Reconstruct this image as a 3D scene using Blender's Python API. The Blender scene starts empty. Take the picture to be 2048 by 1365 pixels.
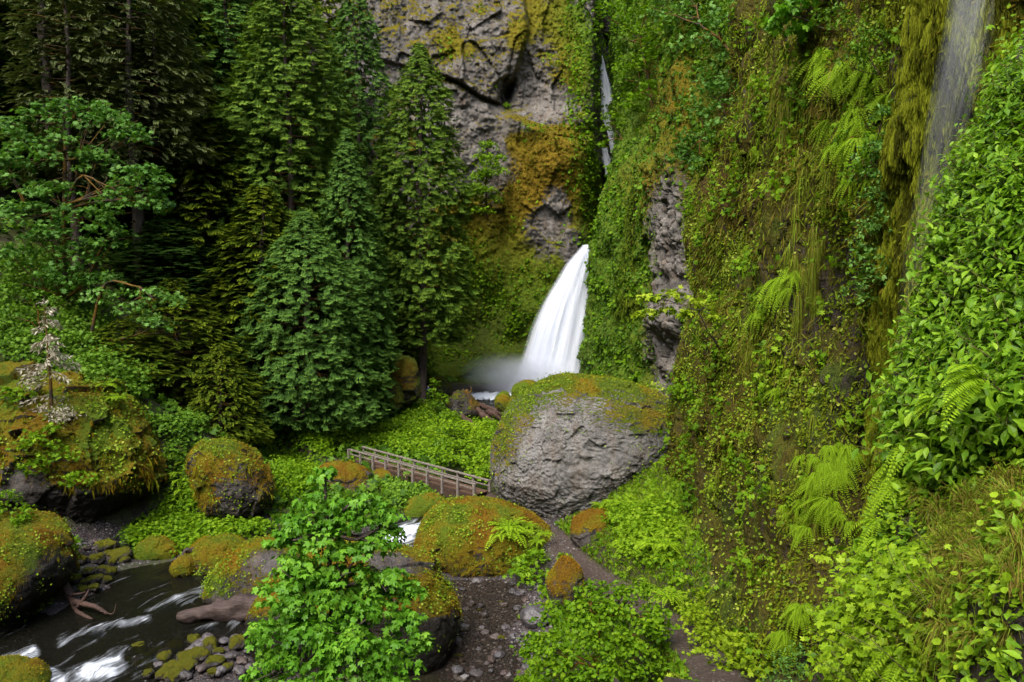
import bpy, math, random
import numpy as np
random.seed(5)
rng = np.random.default_rng(11)
SC = bpy.context.scene
COL = SC.collection
# ------------------------------------------------------------------ camera geometry (photo pixels 2048 x 1365)
F = 1600.0; PITCH = math.radians(5.0); CZ = 11.0
CP, SP = math.cos(PITCH), math.sin(PITCH)
def P(px, py, y):
    """world point seen at photo pixel (px,py) standing y metres north of the camera"""
    px = np.asarray(px, float); py = np.asarray(py, float); y = np.asarray(y, float)
    r = (px-1024.0)/F; u = (682.5-py)/F
    dy = CP + SP*u; dz = -SP + CP*u
    s = y/dy
    return np.stack(np.broadcast_arrays(r*s, y, CZ+dz*s), -1)
def G(px, py, z):
    u = (682.5-py)/F; dz = -SP+CP*u; s = (z-CZ)/dz
    return np.array([(px-1024.0)/F*s, (CP+SP*u)*s, z])
def proj(p):
    p = np.asarray(p, float)
    x = p[..., 0]; y = p[..., 1]; z = p[..., 2]-CZ
    d = y*CP - z*SP; u = y*SP + z*CP
    d = np.where(d < .1, .1, d)
    return 1024+F*x/d, 682.5-F*u/d
# ------------------------------------------------------------------ noise
def _h(ix, iy, iz, seed):
    with np.errstate(over='ignore'):
        h = (ix.astype(np.uint32)*np.uint32(374761393) + iy.astype(np.uint32)*np.uint32(668265263)
             + iz.astype(np.uint32)*np.uint32(2147483647) + np.uint32((seed*144665+7) & 0xffffffff))
        h = (h ^ (h >> np.uint32(13)))*np.uint32(1274126177)
        h = (h ^ (h >> np.uint32(16)))*np.uint32(2246822519)
        h = h ^ (h >> np.uint32(15))
    return h.astype(np.float64)/4294967295.0
def vnoise(p, seed=0):
    i = np.floor(p).astype(np.int64); f = p-i
    f = f*f*f*(f*(f*6-15)+10)
    x, y, z = i[..., 0], i[..., 1], i[..., 2]; fx, fy, fz = f[..., 0], f[..., 1], f[..., 2]
    r = 0
    for dx in (0, 1):
        wx = fx if dx else 1-fx
        for dy in (0, 1):
            wy = fy if dy else 1-fy
            for dz in (0, 1):
                wz = fz if dz else 1-fz
                r = r + _h(x+dx, y+dy, z+dz, seed)*wx*wy*wz
    return r*2-1
def fbm(p, octv=4, seed=0, gain=.5, lac=2.03):
    a = 1.0; s = 0; t = 0
    for k in range(octv):
        s = s + a*vnoise(p*(lac**k)+k*17.3, seed+k*31); t += a; a *= gain
    return s/t
def cellrelief(p, seed=0):
    """blocky facets: each cell has its own offset and tilt"""
    i = np.floor(p).astype(np.int64); best = np.full(p.shape[:-1], 1e9); val = np.zeros(p.shape[:-1]); sec = best.copy()
    for dx in (-1, 0, 1):
        for dy in (-1, 0, 1):
            for dz in (-1, 0, 1):
                cx, cy, cz = i[..., 0]+dx, i[..., 1]+dy, i[..., 2]+dz
                jx, jy, jz = _h(cx, cy, cz, seed), _h(cx, cy, cz, seed+1), _h(cx, cy, cz, seed+2)
                ex, ey, ez = p[..., 0]-cx-jx, p[..., 1]-cy-jy, p[..., 2]-cz-jz
                d = ex*ex+ey*ey+ez*ez
                v = (_h(cx, cy, cz, seed+3)-.5) + ex*(jx-.5)*1.2+ez*(jz-.5)*1.6+ey*(jy-.5)
                m = d < best
                sec = np.where(m, best, np.minimum(sec, d))
                val = np.where(m, v, val); best = np.where(m, d, best)
    return val, np.sqrt(sec)-np.sqrt(best)
def sst(a, b, x):
    t = np.clip((x-a)/(b-a), 0, 1); return t*t*(3-2*t)
def norm(v):
    return v/np.maximum(np.linalg.norm(v, axis=-1, keepdims=True), 1e-9)
def blob(px, py, cx, cy, rx, ry, rot=0.0):
    c, s = math.cos(math.radians(rot)), math.sin(math.radians(rot))
    dx, dy = px-cx, py-cy
    u = (dx*c+dy*s)/rx; v = (-dx*s+dy*c)/ry
    return np.exp(-(u*u+v*v))
# ------------------------------------------------------------------ objects
def mesh_np(name, v, faces, mat=None, attrs=None, smooth=True):
    """faces: an int array (M,k) or list of such arrays"""
    if isinstance(faces, np.ndarray): faces = [faces]
    faces = [f for f in faces if len(f)]
    me = bpy.data.meshes.new(name)
    v = np.ascontiguousarray(v, dtype=np.float32)
    me.vertices.add(len(v)); me.vertices.foreach_set('co', v.ravel())
    nl = sum(f.size for f in faces); npo = sum(len(f) for f in faces)
    me.loops.add(nl); me.polygons.add(npo)
    me.loops.foreach_set('vertex_index', np.concatenate([f.ravel() for f in faces]).astype(np.int32))
    tot = np.concatenate([np.full(len(f), f.shape[1], np.int32) for f in faces])
    st = np.concatenate([[0], np.cumsum(tot)[:-1]]).astype(np.int32)
    me.polygons.foreach_set('loop_start', st)
    me.polygons.foreach_set('use_smooth', np.full(npo, smooth, bool))
    if attrs:
        for k, a in attrs.items():
            at = me.attributes.new(k, 'FLOAT', 'POINT')
            at.data.foreach_set('value', np.ascontiguousarray(a, dtype=np.float32))
    me.update(calc_edges=True)
    if mat: me.materials.append(mat)
    return me
def link(name, me, parent=None, loc=None, label=None, cat=None, group=None, kind=None):
    o = bpy.data.objects.new(name, me); COL.objects.link(o)
    if parent is not None: o.parent = parent
    if loc is not None: o.location = [float(c) for c in loc]
    if label: o['label'] = label
    if cat: o['category'] = cat
    if group: o['group'] = group
    if kind: o['kind'] = kind
    return o
def copy_thing(o, loc, rz, sc, label=None, group=None):
    c = o.copy(); COL.objects.link(c); c.location = [float(k) for k in loc]
    c.rotation_euler = (0, 0, rz); c.scale = sc if hasattr(sc, '__len__') else (sc, sc, sc)
    if label: c['label'] = label
    if group: c['group'] = group
    for ch in o.children:
        d = ch.copy(); COL.objects.link(d); d.parent = c
        for g in ch.children:
            e = g.copy(); COL.objects.link(e); e.parent = d
    return c
class MB:
    """mesh bucket collecting numpy pieces into ONE mesh"""
    def __init__(s): s.v = []; s.f = {}; s.a = {}; s.n = 0
    def add(s, v, f, **at):
        v = np.asarray(v, float).reshape(-1, 3)
        for ff in (f if isinstance(f, list) else [f]):
            s.f.setdefault(ff.shape[1], []).append(ff+s.n)
        s.v.append(v)
        for k, a in at.items():
            s.a.setdefault(k, []).append(np.broadcast_to(np.asarray(a, float), (len(v),)))
        s.n += len(v)
    def mesh(s, name, mat, smooth=True):
        return mesh_np(name, np.concatenate(s.v), [np.concatenate(f) for f in s.f.values()], mat,
                       {k: np.concatenate(a) for k, a in s.a.items()}, smooth)
def cr_matrix(n, U):
    t = np.linspace(0, n-1, U); W = np.zeros((U, n))
    for i, x in enumerate(t):
        k = min(int(x), n-2); u = x-k
        w = [(-u+2*u*u-u**3)/2, (2-5*u*u+3*u**3)/2, (u+4*u*u-3*u**3)/2, (-u*u+u**3)/2]
        for j, ww in zip((k-1, k, k+1, k+2), w):
            if j < 0: W[i, 0] += 2*ww; W[i, 1] -= ww
            elif j > n-1: W[i, n-1] += 2*ww; W[i, n-2] -= ww
            else: W[i, j] += ww
    return W
def loft(C, U, V):
    C = np.asarray(C, float); A = cr_matrix(C.shape[0], U); B = cr_matrix(C.shape[1], V)
    return np.einsum('ui,ijk,vj->uvk', A, C, B)
def grid_normals(g):
    du = np.gradient(g, axis=0); dv = np.gradient(g, axis=1)
    return norm(np.cross(du, dv))
def grid_faces(U, V, flip=False):
    i = np.arange(U-1)[:, None]*V+np.arange(V-1)[None, :]
    q = np.stack([i, i+1, i+V+1, i+V], -1).reshape(-1, 4)
    return q[:, ::-1] if flip else q
def surf_samples(g, dens, toward=None, flip=False):
    """random points on grid surface g(U,V,3); dens(U-1,V-1): points per m2"""
    a = g[:-1, :-1]; b = g[1:, :-1]; c = g[:-1, 1:]; d = g[1:, 1:]
    n = np.cross(b-a, c-a); ar = np.linalg.norm(n, axis=-1)+1e-12
    nn = n/ar[..., None]
    if flip: nn = -nn
    lam = ar*np.maximum(dens, 0)
    k = rng.poisson(lam)
    idx = np.repeat(np.arange(k.size), k.ravel())
    A, B, C, D = (q.reshape(-1, 3)[idx] for q in (a, b, c, d))
    u = rng.random((len(idx), 1)); w = rng.random((len(idx), 1))
    p = A*(1-u)*(1-w)+B*u*(1-w)+C*(1-u)*w+D*u*w
    return p, nn.reshape(-1, 3)[idx], idx
def frames(x, n):
    """rotation matrices with columns x (tangent), y, z~n"""
    x = norm(x); y = norm(np.cross(n, x)); z = np.cross(x, y)
    return np.stack([x, y, z], -1)
def inst(tv, tf, pos, R, s):
    tv = np.asarray(tv, float); N = len(pos); k = len(tv)
    s = np.asarray(s, float)
    if s.ndim == 1: s = s[:, None]
    sv = tv[None]*s[:, None, :] if s.shape[1] > 1 else tv[None]*s[:, None]
    v = np.einsum('nij,nkj->nki', R, sv)+pos[:, None, :]
    off = (np.arange(N)*k)[:, None, None]
    fs = [(np.asarray(f)[None]+off).reshape(-1, np.asarray(f).shape[1]) for f in (tf if isinstance(tf, list) else [tf])]
    return v.reshape(-1, 3), fs
def add_leaves(mb, tpl, pos, R, s, **at):
    if len(pos) == 0: return
    v, f = inst(tpl[0], tpl[1], pos, R, s); k = len(tpl[0])
    mb.add(v, f, **{n: np.repeat(np.broadcast_to(a, (len(pos),)), k) for n, a in at.items()})
# leaf templates: x along the leaf, y across, z up
L_DIA = (np.array([[0,0,0],[.45,-.27,.05],[1,0,-.12],[.45,.27,.05]]), [np.array([[0,1,2],[0,2,3]])])
L_SPR = (np.array([[0,0,0],[.5,-.17,.02],[1,0,-.1],[.5,.17,.02]]), [np.array([[0,1,2],[0,2,3]])])
L_RND = (np.array([[0,0,0],[.25,-.42,.05],[.75,-.42,.03],[1,0,-.08],[.75,.42,.03],[.25,.42,.05]]), [np.array([[0,1,2,3],[0,3,4,5]])])
L_OVA = (np.array([[0,0,0],[.22,-.17,.045],[.5,-.25,.05],[.8,-.13,-.02],[1.06,0,-.14],[.8,.13,-.02],[.5,.25,.05],[.22,.17,.045],[.25,0,0],[.52,0,0],[.8,0,-.06]]),
         [np.array([[0,1,8],[0,8,7],[10,3,4],[10,4,5]]), np.array([[1,2,9,8],[2,3,10,9],[8,9,6,7],[9,10,5,6]])])
def maple_tpl():
    pts = []
    lobes = [(0, 1.0), (50, .82), (105, .55)]
    ring = [(.02, 0, 0)]
    for a, r in [(-150, .18), (-112, .5), (-84, .42), (-60, .74), (-46, .80), (-28, .52), (-12, .82), (0, 1.0), (12, .82), (28, .52), (46, .80), (60, .74), (84, .42), (112, .5), (150, .18)]:
        t = math.radians(a); x = .32+r*.72*math.cos(t); y = r*.78*math.sin(t)
        ring.append((x, y, .06*abs(y)-.25*max(0, x-.4)**2-.12*r*r))
    v = [(.32, 0, .02)]+ring
    n = len(ring)
    f = np.array([[0, 1+i, 1+(i+1) % n] for i in range(n)])
    return np.array(v), [f]
L_MAP = maple_tpl()
L_MAS = (np.array([[0,0,0],[.15,-.5,-.05],[.42,-.2,.03],[.62,-.55,-.06],[.72,-.15,0],[1,0,-.15],[.72,.15,0],[.62,.55,-.06],[.42,.2,.03],[.15,.5,-.05]]),
         [np.array([[0,1,2],[2,3,4],[4,5,6],[6,7,8],[8,9,0]]), np.array([[0,2,4,6]]), np.array([[0,6,8]])])
def tube(mb, pts, rad, k=7, wob=0.0, seed=0, **at):
    pts = np.asarray(pts, float); n = len(pts); rad = np.broadcast_to(rad, (n,))
    t = norm(np.gradient(pts, axis=0)); up = np.array([0, 0, 1.0]) if abs(t[0, 2]) < .9 else np.array([1.0, 0, 0])
    a = norm(np.cross(np.broadcast_to(up, t.shape), t)); b = np.cross(t, a)
    th = np.linspace(0, 2*math.pi, k, endpoint=False)
    r = rad[:, None]*np.ones(k)[None]
    if wob: r = r*(1+wob*vnoise(np.stack(np.broadcast_arrays(np.cos(th)[None]*1.3+seed, np.sin(th)[None]*1.3, np.arange(n)[:, None]*.7), -1), 3))
    v = pts[:, None]+a[:, None]*(np.cos(th)[None]*r)[..., None]+b[:, None]*(np.sin(th)[None]*r)[..., None]
    v = v.reshape(-1, 3); i = np.arange(n-1)[:, None]*k; j = np.arange(k)[None]; j2 = (j+1) % k
    q = np.stack([i+j, i+j2, i+k+j2, i+k+j], -1).reshape(-1, 4)
    v = np.concatenate([v, pts[:1], pts[-1:]]); c = n*k
    jj = np.arange(k); j3 = (jj+1) % k
    cap = np.concatenate([np.stack([np.full(k, c), j3, jj], -1), np.stack([np.full(k, c+1), (n-1)*k+jj, (n-1)*k+j3], -1)])
    mb.add(v, [q, cap], **at)
def bez(pts, n):
    pts = np.asarray(pts, float); return cr_matrix(len(pts), n) @ pts
def box(mb, c, sx, sy, sz, ax=(1,0,0), up=(0,0,1), bev=.012, **at):
    x = norm(np.array(ax, float)); z = np.array(up, float); y = norm(np.cross(z, x)); z = np.cross(x, y)
    vs = []
    for s0 in (-1, 1):
        e = s0*sx/2
        prof = [(-sy/2+bev, -sz/2), (sy/2-bev, -sz/2), (sy/2, -sz/2+bev), (sy/2, sz/2-bev), (sy/2-bev, sz/2), (-sy/2+bev, sz/2), (-sy/2, sz/2-bev), (-sy/2, -sz/2+bev)]
        vs += [np.array(c)+x*e+y*p+z*q for p, q in prof]
    i = np.arange(8); j = (i+1) % 8
    mb.add(np.array(vs), [np.stack([i, j, j+8, i+8], -1), np.array([[7,6,5,4,3,2,1,0],[8,9,10,11,12,13,14,15]])], **at)
def sphere_grid(n=64):
    """cube sphere, unit"""
    t = np.tan(np.linspace(-math.pi/4, math.pi/4, n)); a, b = np.meshgrid(t, t, indexing='ij'); o = np.ones_like(a)
    vs, fs = [], []; k = 0
    for m in ((o, a, b), (-o, b, a), (b, o, a), (a, -o, b), (a, b, o), (b, a, -o)):
        vs.append(norm(np.stack(m, -1)).reshape(-1, 3)); fs.append(grid_faces(n, n)+k); k += n*n
    v = np.concatenate(vs); f = np.concatenate(fs)
    key = np.round(v*1e5).astype(np.int64); _, ix, inv = np.unique(key, axis=0, return_index=True, return_inverse=True)
    v = v[ix]; f = inv.ravel()[f]; ce = v[f].mean(1); fn = np.cross(v[f[:, 2]]-v[f[:, 0]], v[f[:, 3]]-v[f[:, 1]]); fl = (ce*fn).sum(1) < 0; f[fl] = f[fl][:, ::-1]
    return v, f
# ------------------------------------------------------------------ materials
def nt(name):
    m = bpy.data.materials.new(name); m.use_nodes = True; t = m.node_tree; t.nodes.clear()
    out = t.nodes.new('ShaderNodeOutputMaterial'); return m, t, out
def node(t, typ, **kw):
    n = t.nodes.new(typ)
    for k, v in kw.items():
        if k.startswith('i_'):
            n.inputs[k[2:].replace('_', ' ')].default_value = v
        else: setattr(n, k, v)
    return n
def L(t, a, b): t.links.new(a, b)
def c4(c): return (c[0], c[1], c[2], 1)
def ramp(t, src, stops, interp='LINEAR'):
    r = t.nodes.new('ShaderNodeValToRGB'); r.color_ramp.interpolation = interp
    e = r.color_ramp.elements
    while len(e) > len(stops): e.remove(e[-1])
    while len(e) < len(stops): e.new(.5)
    for q, (p, c) in zip(e, stops):
        q.position = p; q.color = c4(c) if hasattr(c, '__len__') else (c, c, c, 1)
    L(t, src, r.inputs[0]); return r.outputs[0]
def noise(t, vec, scale, detail=4, rough=.55, dist=0):
    n = node(t, 'ShaderNodeTexNoise'); n.inputs['Scale'].default_value = scale; n.inputs['Detail'].default_value = detail
    n.inputs['Roughness'].default_value = rough; n.inputs['Distortion'].default_value = dist; L(t, vec, n.inputs['Vector']); return n.outputs['Fac']
def attr(t, name):
    a = node(t, 'ShaderNodeAttribute'); a.attribute_name = name; return a.outputs['Fac']
def mth(t, op, a, b=None, clamp=False):
    m = node(t, 'ShaderNodeMath', operation=op); m.use_clamp = clamp
    for i, x in enumerate((a, b)):
        if x is None: continue
        if isinstance(x, (int, float)): m.inputs[i].default_value = x
        else: L(t, x, m.inputs[i])
    return m.outputs[0]
def mixc(t, f, a, b, mode='MIX'):
    m = node(t, 'ShaderNodeMix', data_type='RGBA', blend_type=mode)
    for s, x in ((m.inputs[0], f), (m.inputs[6], a), (m.inputs[7], b)):
        if isinstance(x, (int, float)): s.default_value = x
        elif isinstance(x, tuple): s.default_value = c4(x)
        else: L(t, x, s)
    return m.outputs[2]
def coords(t, scale=None):
    g = node(t, 'ShaderNodeTexCoord').outputs['Object']
    if scale:
        m = node(t, 'ShaderNodeMapping'); m.inputs['Scale'].default_value = scale; L(t, g, m.inputs['Vector']); g = m.outputs[0]
    return g
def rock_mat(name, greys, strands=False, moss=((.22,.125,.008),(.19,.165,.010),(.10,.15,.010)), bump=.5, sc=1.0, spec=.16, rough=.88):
    """grey stone under moss; attribute moss 0..1 says how much, mhue 0 rusty .. 1 green, wet 0..1 for damp and painted shade"""
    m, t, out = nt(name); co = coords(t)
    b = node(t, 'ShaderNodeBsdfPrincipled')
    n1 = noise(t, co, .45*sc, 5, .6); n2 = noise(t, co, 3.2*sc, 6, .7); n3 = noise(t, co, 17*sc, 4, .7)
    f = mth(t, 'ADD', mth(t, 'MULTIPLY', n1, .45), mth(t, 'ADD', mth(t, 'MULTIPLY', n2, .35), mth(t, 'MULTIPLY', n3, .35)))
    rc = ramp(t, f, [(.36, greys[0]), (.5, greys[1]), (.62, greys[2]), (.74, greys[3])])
    # lichen flecks and rusty stains
    v = node(t, 'ShaderNodeTexVoronoi'); v.inputs['Scale'].default_value = 5*sc; L(t, co, v.inputs['Vector'])
    fl = ramp(t, mth(t, 'ADD', v.outputs['Distance'], mth(t, 'MULTIPLY', n1, .9)), [(.38, 1), (.48, 0)])
    rc = mixc(t, mth(t, 'MULTIPLY', fl, .55), rc, (.30, .29, .23))
    st = ramp(t, noise(t, coords(t, (1, 1, .3)), .9*sc, 6, .75), [(.50, 0), (.66, 1)])
    rc = mixc(t, mth(t, 'MULTIPLY', st, .5), rc, (.14, .085, .045))
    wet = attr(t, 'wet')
    rc = mixc(t, wet, rc, (.018, .015, .012))  # blends to near black, for damp rock and for painted shade alike
    # moss
    ma = attr(t, 'moss'); mh = attr(t, 'mhue')
    cs = coords(t, (1, 1, .22)) if strands else co
    s1 = noise(t, cs, 2.6*sc, 6, .7); s2 = noise(t, cs, 14*sc, 4, .7)
    mf = mth(t, 'ADD', ma, mth(t, 'MULTIPLY', mth(t, 'SUBTRACT', mth(t, 'ADD', mth(t, 'MULTIPLY', s1, .6), mth(t, 'MULTIPLY', s2, .4)), .5), 1.9))
    mf = ramp(t, mf, [(.44, 0), (.58, 1)])
    mc = ramp(t, mth(t, 'ADD', mh, mth(t, 'MULTIPLY', mth(t, 'SUBTRACT', s1, .5), 1.1)), [(.12, moss[0]), (.5, moss[1]), (.85, moss[2])])
    dk = ramp(t, s2, [(.3, .38), (.62, 1.25)])
    mc = mixc(t, 1.0, mc, dk, 'MULTIPLY')
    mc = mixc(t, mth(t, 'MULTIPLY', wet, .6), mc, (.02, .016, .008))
    L(t, mixc(t, mf, rc, mc), b.inputs['Base Color'])
    L(t, mth(t, 'SUBTRACT', rough, mth(t, 'MULTIPLY', wet, .45)), b.inputs['Roughness'])
    b.inputs['Specular IOR Level'].default_value = spec
    hh = mth(t, 'ADD', mth(t, 'MULTIPLY', n2, 1.0), mth(t, 'ADD', mth(t, 'MULTIPLY', n3, .35), mth(t, 'MULTIPLY', mf, mth(t, 'MULTIPLY', s2, .9))))
    bp = node(t, 'ShaderNodeBump'); bp.inputs['Strength'].default_value = bump; bp.inputs['Distance'].default_value = .32/sc
    L(t, hh, bp.inputs['Height']); L(t, bp.outputs[0], b.inputs['Normal'])
    L(t, b.outputs[0], out.inputs[0]); return m
def leaf_mat(name, cols, transl=.3, rough=.5, spec=.25, patch=.25, pscale=.35):
    spec = spec*.45
    """cols: ramp over attribute rnd"""
    m, t, out = nt(name); co = coords(t)
    r = attr(t, 'rnd')
    n = noise(t, co, pscale, 3, .5)
    f = mth(t, 'ADD', r, mth(t, 'MULTIPLY', mth(t, 'SUBTRACT', n, .5), patch*2))
    k = len(cols); c = ramp(t, f, [(.05+.9*i/(k-1), cc) for i, cc in enumerate(cols)])
    b = node(t, 'ShaderNodeBsdfPrincipled'); b.inputs['Roughness'].default_value = rough; b.inputs['Specular IOR Level'].default_value = spec
    L(t, c, b.inputs['Base Color'])
    tr = node(t, 'ShaderNodeBsdfTranslucent'); L(t, mixc(t, 1.0, c, (1.25, 1.3, .6), 'MULTIPLY'), tr.inputs[0])
    mx = node(t, 'ShaderNodeMixShader'); mx.inputs[0].default_value = transl
    L(t, b.outputs[0], mx.inputs[1]); L(t, tr.outputs[0], mx.inputs[2]); L(t, mx.outputs[0], out.inputs[0]); return m
def wood_mat(name, a, b_, sc=(6, 6, 1.2), rough=.8, bump=.4, moss=None):
    m, t, out = nt(name); co = coords(t, sc); b = node(t, 'ShaderNodeBsdfPrincipled')
    n = noise(t, co, 2.5, 7, .7, .4); c = ramp(t, n, [(.3, a), (.7, b_)])
    if moss:
        n2 = noise(t, coords(t), 1.3, 5, .6); c = mixc(t, ramp(t, n2, [(.42, 0), (.55, 1)]), c, moss)
    L(t, c, b.inputs['Base Color']); b.inputs['Roughness'].default_value = rough; b.inputs['Specular IOR Level'].default_value = .2
    bp = node(t, 'ShaderNodeBump'); bp.inputs['Strength'].default_value = bump; bp.inputs['Distance'].default_value = .05
    L(t, n, bp.inputs['Height']); L(t, bp.outputs[0], b.inputs['Normal']); L(t, b.outputs[0], out.inputs[0]); return m
GREYS = [(.036,.031,.028), (.100,.090,.080), (.175,.160,.145), (.29,.27,.245)]
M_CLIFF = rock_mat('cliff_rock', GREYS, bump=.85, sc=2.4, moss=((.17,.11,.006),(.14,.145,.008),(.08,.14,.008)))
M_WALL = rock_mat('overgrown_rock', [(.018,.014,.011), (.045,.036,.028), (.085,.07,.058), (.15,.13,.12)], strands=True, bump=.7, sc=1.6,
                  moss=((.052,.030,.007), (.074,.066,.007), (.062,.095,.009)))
M_BOULD = rock_mat('boulder_rock', [(.045,.041,.037), (.15,.143,.136), (.25,.24,.23), (.34,.33,.318)], bump=1.0, sc=2.6)
M_DARKB = rock_mat('mossy_boulder_rock', [(.015,.013,.012), (.05,.044,.042), (.12,.108,.10), (.22,.20,.19)], bump=1.0, sc=3.0,
                   moss=((.19,.10,.005), (.18,.155,.006), (.10,.155,.008)))
# ================================================================== TERRAIN
SC.unit_settings.scale_length = 1.8
CREEK = np.array([[-1.6,60.5,1.72,4.2],[-2.4,57,1.70,3.0],[-2.6,50,1.35,1.1],[-2.3,43,1.0,1.1],[-2.2,38,.72,1.15],[-2.6,35,.6,1.2],[-4.3,31.8,.42,1.25],
                  [-7.0,29.8,.28,1.3],[-9.3,27.8,.17,1.7],[-11.0,26.2,.10,2.9],[-11.8,24.4,.02,3.3],[-12.6,22.3,-.08,3.1],[-13.6,20,-.2,3.0],[-15,17,-.5,2.8],[-17,13,-1,2.8],[-20,5,-2.2,2.8],[-24,-12,-4,2.8]])
CL = bez(CREEK, 400)
def G3(px, py, z): return list(G(px, py, z))
pts = [G3(*a) for a in [(950,1180,.06),(1000,1300,.03),(900,1150,.12),(1050,1170,.16),(900,1330,0),(700,1300,.1),(620,1250,.12),(400,1320,-.02),(1110,1240,.3),(1150,1330,.2),(1380,1330,.1),(1300,1355,.1),
        (975,1000,1.2),(1020,1020,1.15),(1060,1040,1.08),(1130,1110,.95),(1185,1155,1.0),(1260,1200,1.15),(1345,1250,1.4),(1105,1043,1.1),(1180,1040,1.3),
        (1250,1000,2.3),(1290,1080,2.3),(1320,1150,2.1),(1250,1120,1.6),(1330,1210,1.9),(1300,930,3.3),(1320,860,4.2),
        (820,880,1.3),(700,870,1.5),(930,900,1.3),(830,815,1.9),(700,905,1.35),(600,900,1.3),(560,950,1.0),(880,830,1.8),(960,870,1.5),(600,860,1.9),
        (300,1040,.6),(420,1040,.7),(500,1060,.6),(230,1080,.45),(150,1150,.3),(180,1120,.35),(560,1050,.55),(620,1070,.5),
        (330,900,3.2),(400,880,2.4),(450,850,2.6),(500,870,2.0)]]
pts += [[-14,36,3.6],[-17,34,4.8],[-21,33,5.2],[-26,32,6.5],[-18,28.5,1.0],[-20,26,.9],[-17.5,22,.2],[-21,22,1.8],[-26,22,5],[-34,22,14],[-34,34,15],[-48,30,36],[-48,50,44],[-60,70,70],
        [-12,44,4.0],[-18,44,7],[-24,44,11],[-32,46,19],[-12,54,3.4],[-18,56,7],[-25,58,14],[-34,60,25],[-8,56,2.2],[-6,60,1.9],[-9,63,2.4],[-14,64,4.5],[-20,66,9],[-30,68,19],[-22,76,14],[-30,84,24],[-45,90,50],
        [-2,60,1.3],[2,60,1.3],[3,52,1.6],[4,46,2.0],[5,41,2.0],[0,50,1.5],[8,36,5],[8.5,30,3.6],[9,40,4],[9,50,4],[8,24,2.6],[8,19,2.4],[14,30,5],[14,16,4],[14,50,6],[30,40,44],[30,0,44],[20,80,40],[0,90,48],[-20,100,60],[40,100,70],
        [4.5,17,1.6],[3,15,.6],[0,17,-.1],[-4,17,-.2],[-8,17,-.2],[-8,12,-.6],[0,10,-.3],[3,10,3.5],[0,4,6],[0,0,9.3],[1.2,3,9.2],[-3,0,5],[-8,0,0],[2,-10,10],[4,5,7.0],[5.5,8,5.5],[7,5,8.5],[5.5,2,8.2],[9.5,0,16],[3,-1,9.2],[8,-10,22],[18,-10,36],
        [-14,12,-1.3],[-18,5,-2],[-22,-5,-3],[-22,-30,0],[-30,5,6],[-44,0,30],[-60,0,60],[-44,-30,34],[-60,-30,60],[0,-40,30],[30,-40,60],[-60,100,80],[60,-40,80],[60,40,80],[60,110,90],[-10,-28,8]]  # steep rim out of view, raised to block low-angle light
pts += [[-5,66,2],[0,66,2],[2,64,2],[5,62,2.5],[-2,63,1.4],[-9,68,3],[8,64,4],[3,70,3],[-3,72,3],[-14,71,6]]
pts = np.array(pts)
def tps_fit(p, lam=.02):
    d = np.linalg.norm(p[:, None, :2]-p[None, :, :2], axis=-1); K = np.where(d > 0, d*d*np.log(d+1e-9), 0)+lam*np.eye(len(p))*30
    Q = np.c_[np.ones(len(p)), p[:, :2]]; A = np.block([[K, Q], [Q.T, np.zeros((3, 3))]])
    return np.linalg.solve(A, np.r_[p[:, 2], 0, 0, 0])
TW = tps_fit(pts)
def tps(x, y):
    sh = x.shape; x = x.ravel(); y = y.ravel(); o = TW[-3]+TW[-2]*x+TW[-1]*y
    for (a, b, _), w in zip(pts, TW[:-3]):
        r2 = (x-a)**2+(y-b)**2; o = o+w*.5*r2*np.log(r2+1e-12)
    return o.reshape(sh)
PATH = np.array([G3(660,912,1.35),G3(700,918,1.3),G3(960,992,1.28),G3(1010,1012,1.2),G3(1060,1038,1.08),G3(1110,1080,1.0),G3(1140,1115,.95),G3(1180,1150,1.0),G3(1240,1188,1.12),G3(1300,1222,1.3),G3(1350,1255,1.45),[4.6,18.8,1.7],[4.4,16,2.4],[3.6,12,4.2],[2.2,8,6.6],[.8,3,9.0],[0,-4,9.6]])
PL = bez(PATH[2:], 200)
PL2 = bez(np.array([G3(700,918,1.3),G3(660,912,1.4),G3(640,900,1.6),[-12,44,2.4]]), 40)
BR_MASK = None
def dist_poly(x, y, L_):
    best = np.full(x.shape, 1e9); ix = np.zeros(x.shape, int)
    for i, q in enumerate(L_):
        d = (x-q[0])**2+(y-q[1])**2; m = d < best; best = np.where(m, d, best); ix = np.where(m, i, ix)
    return np.sqrt(best), ix
def height(x, y, fine=True):
    x = np.asarray(x, float); y = np.asarray(y, float)
    z = tps(x, y)
    p3 = np.stack([x, y, np.zeros_like(x)], -1)
    far = sst(3, 12, np.hypot(x+1, (y-30)*.5))
    z = z+fbm(p3*.35, 4, 5)*(.12+.9*sst(14, 40, np.abs(x)))+fbm(p3*1.7, 3, 8)*.05
    d, ix = dist_poly(x, y, PL); pz = PL[ix, 2]
    w = 1-sst(.55, 1.05, d); z = z*(1-w)+(pz+fbm(p3*2.2, 3, 9)*.02)*w
    d2, ix2 = dist_poly(x, y, PL2); w2 = 1-sst(.4, .9, d2); z = z*(1-w2)+PL2[ix2, 2]*w2
    dc, ic = dist_poly(x, y, CL); cz = CL[ic, 2]; hw = CL[ic, 3]
    bed = cz-.35+fbm(p3*1.1, 4, 3)*.12+.45*sst(.6, 1.05, dc/hw)
    wc = 1-sst(.9, 1.45, dc/hw)
    z = z*(1-wc)+np.minimum(z, bed)*wc
    return z
gx = np.concatenate([np.arange(-90, -24, 1.5), np.arange(-24, 12, .16), np.arange(12, 80, 1.6)])
gy = np.concatenate([np.arange(-60, 14, 1.2), np.arange(14, 46, .16), np.arange(46, 70, .3), np.arange(70, 150, 1.6)])
X, Y = np.meshgrid(gx, gy, indexing='ij')
Z = height(X, Y)
TERR = np.stack([X, Y, Z], -1)
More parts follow.
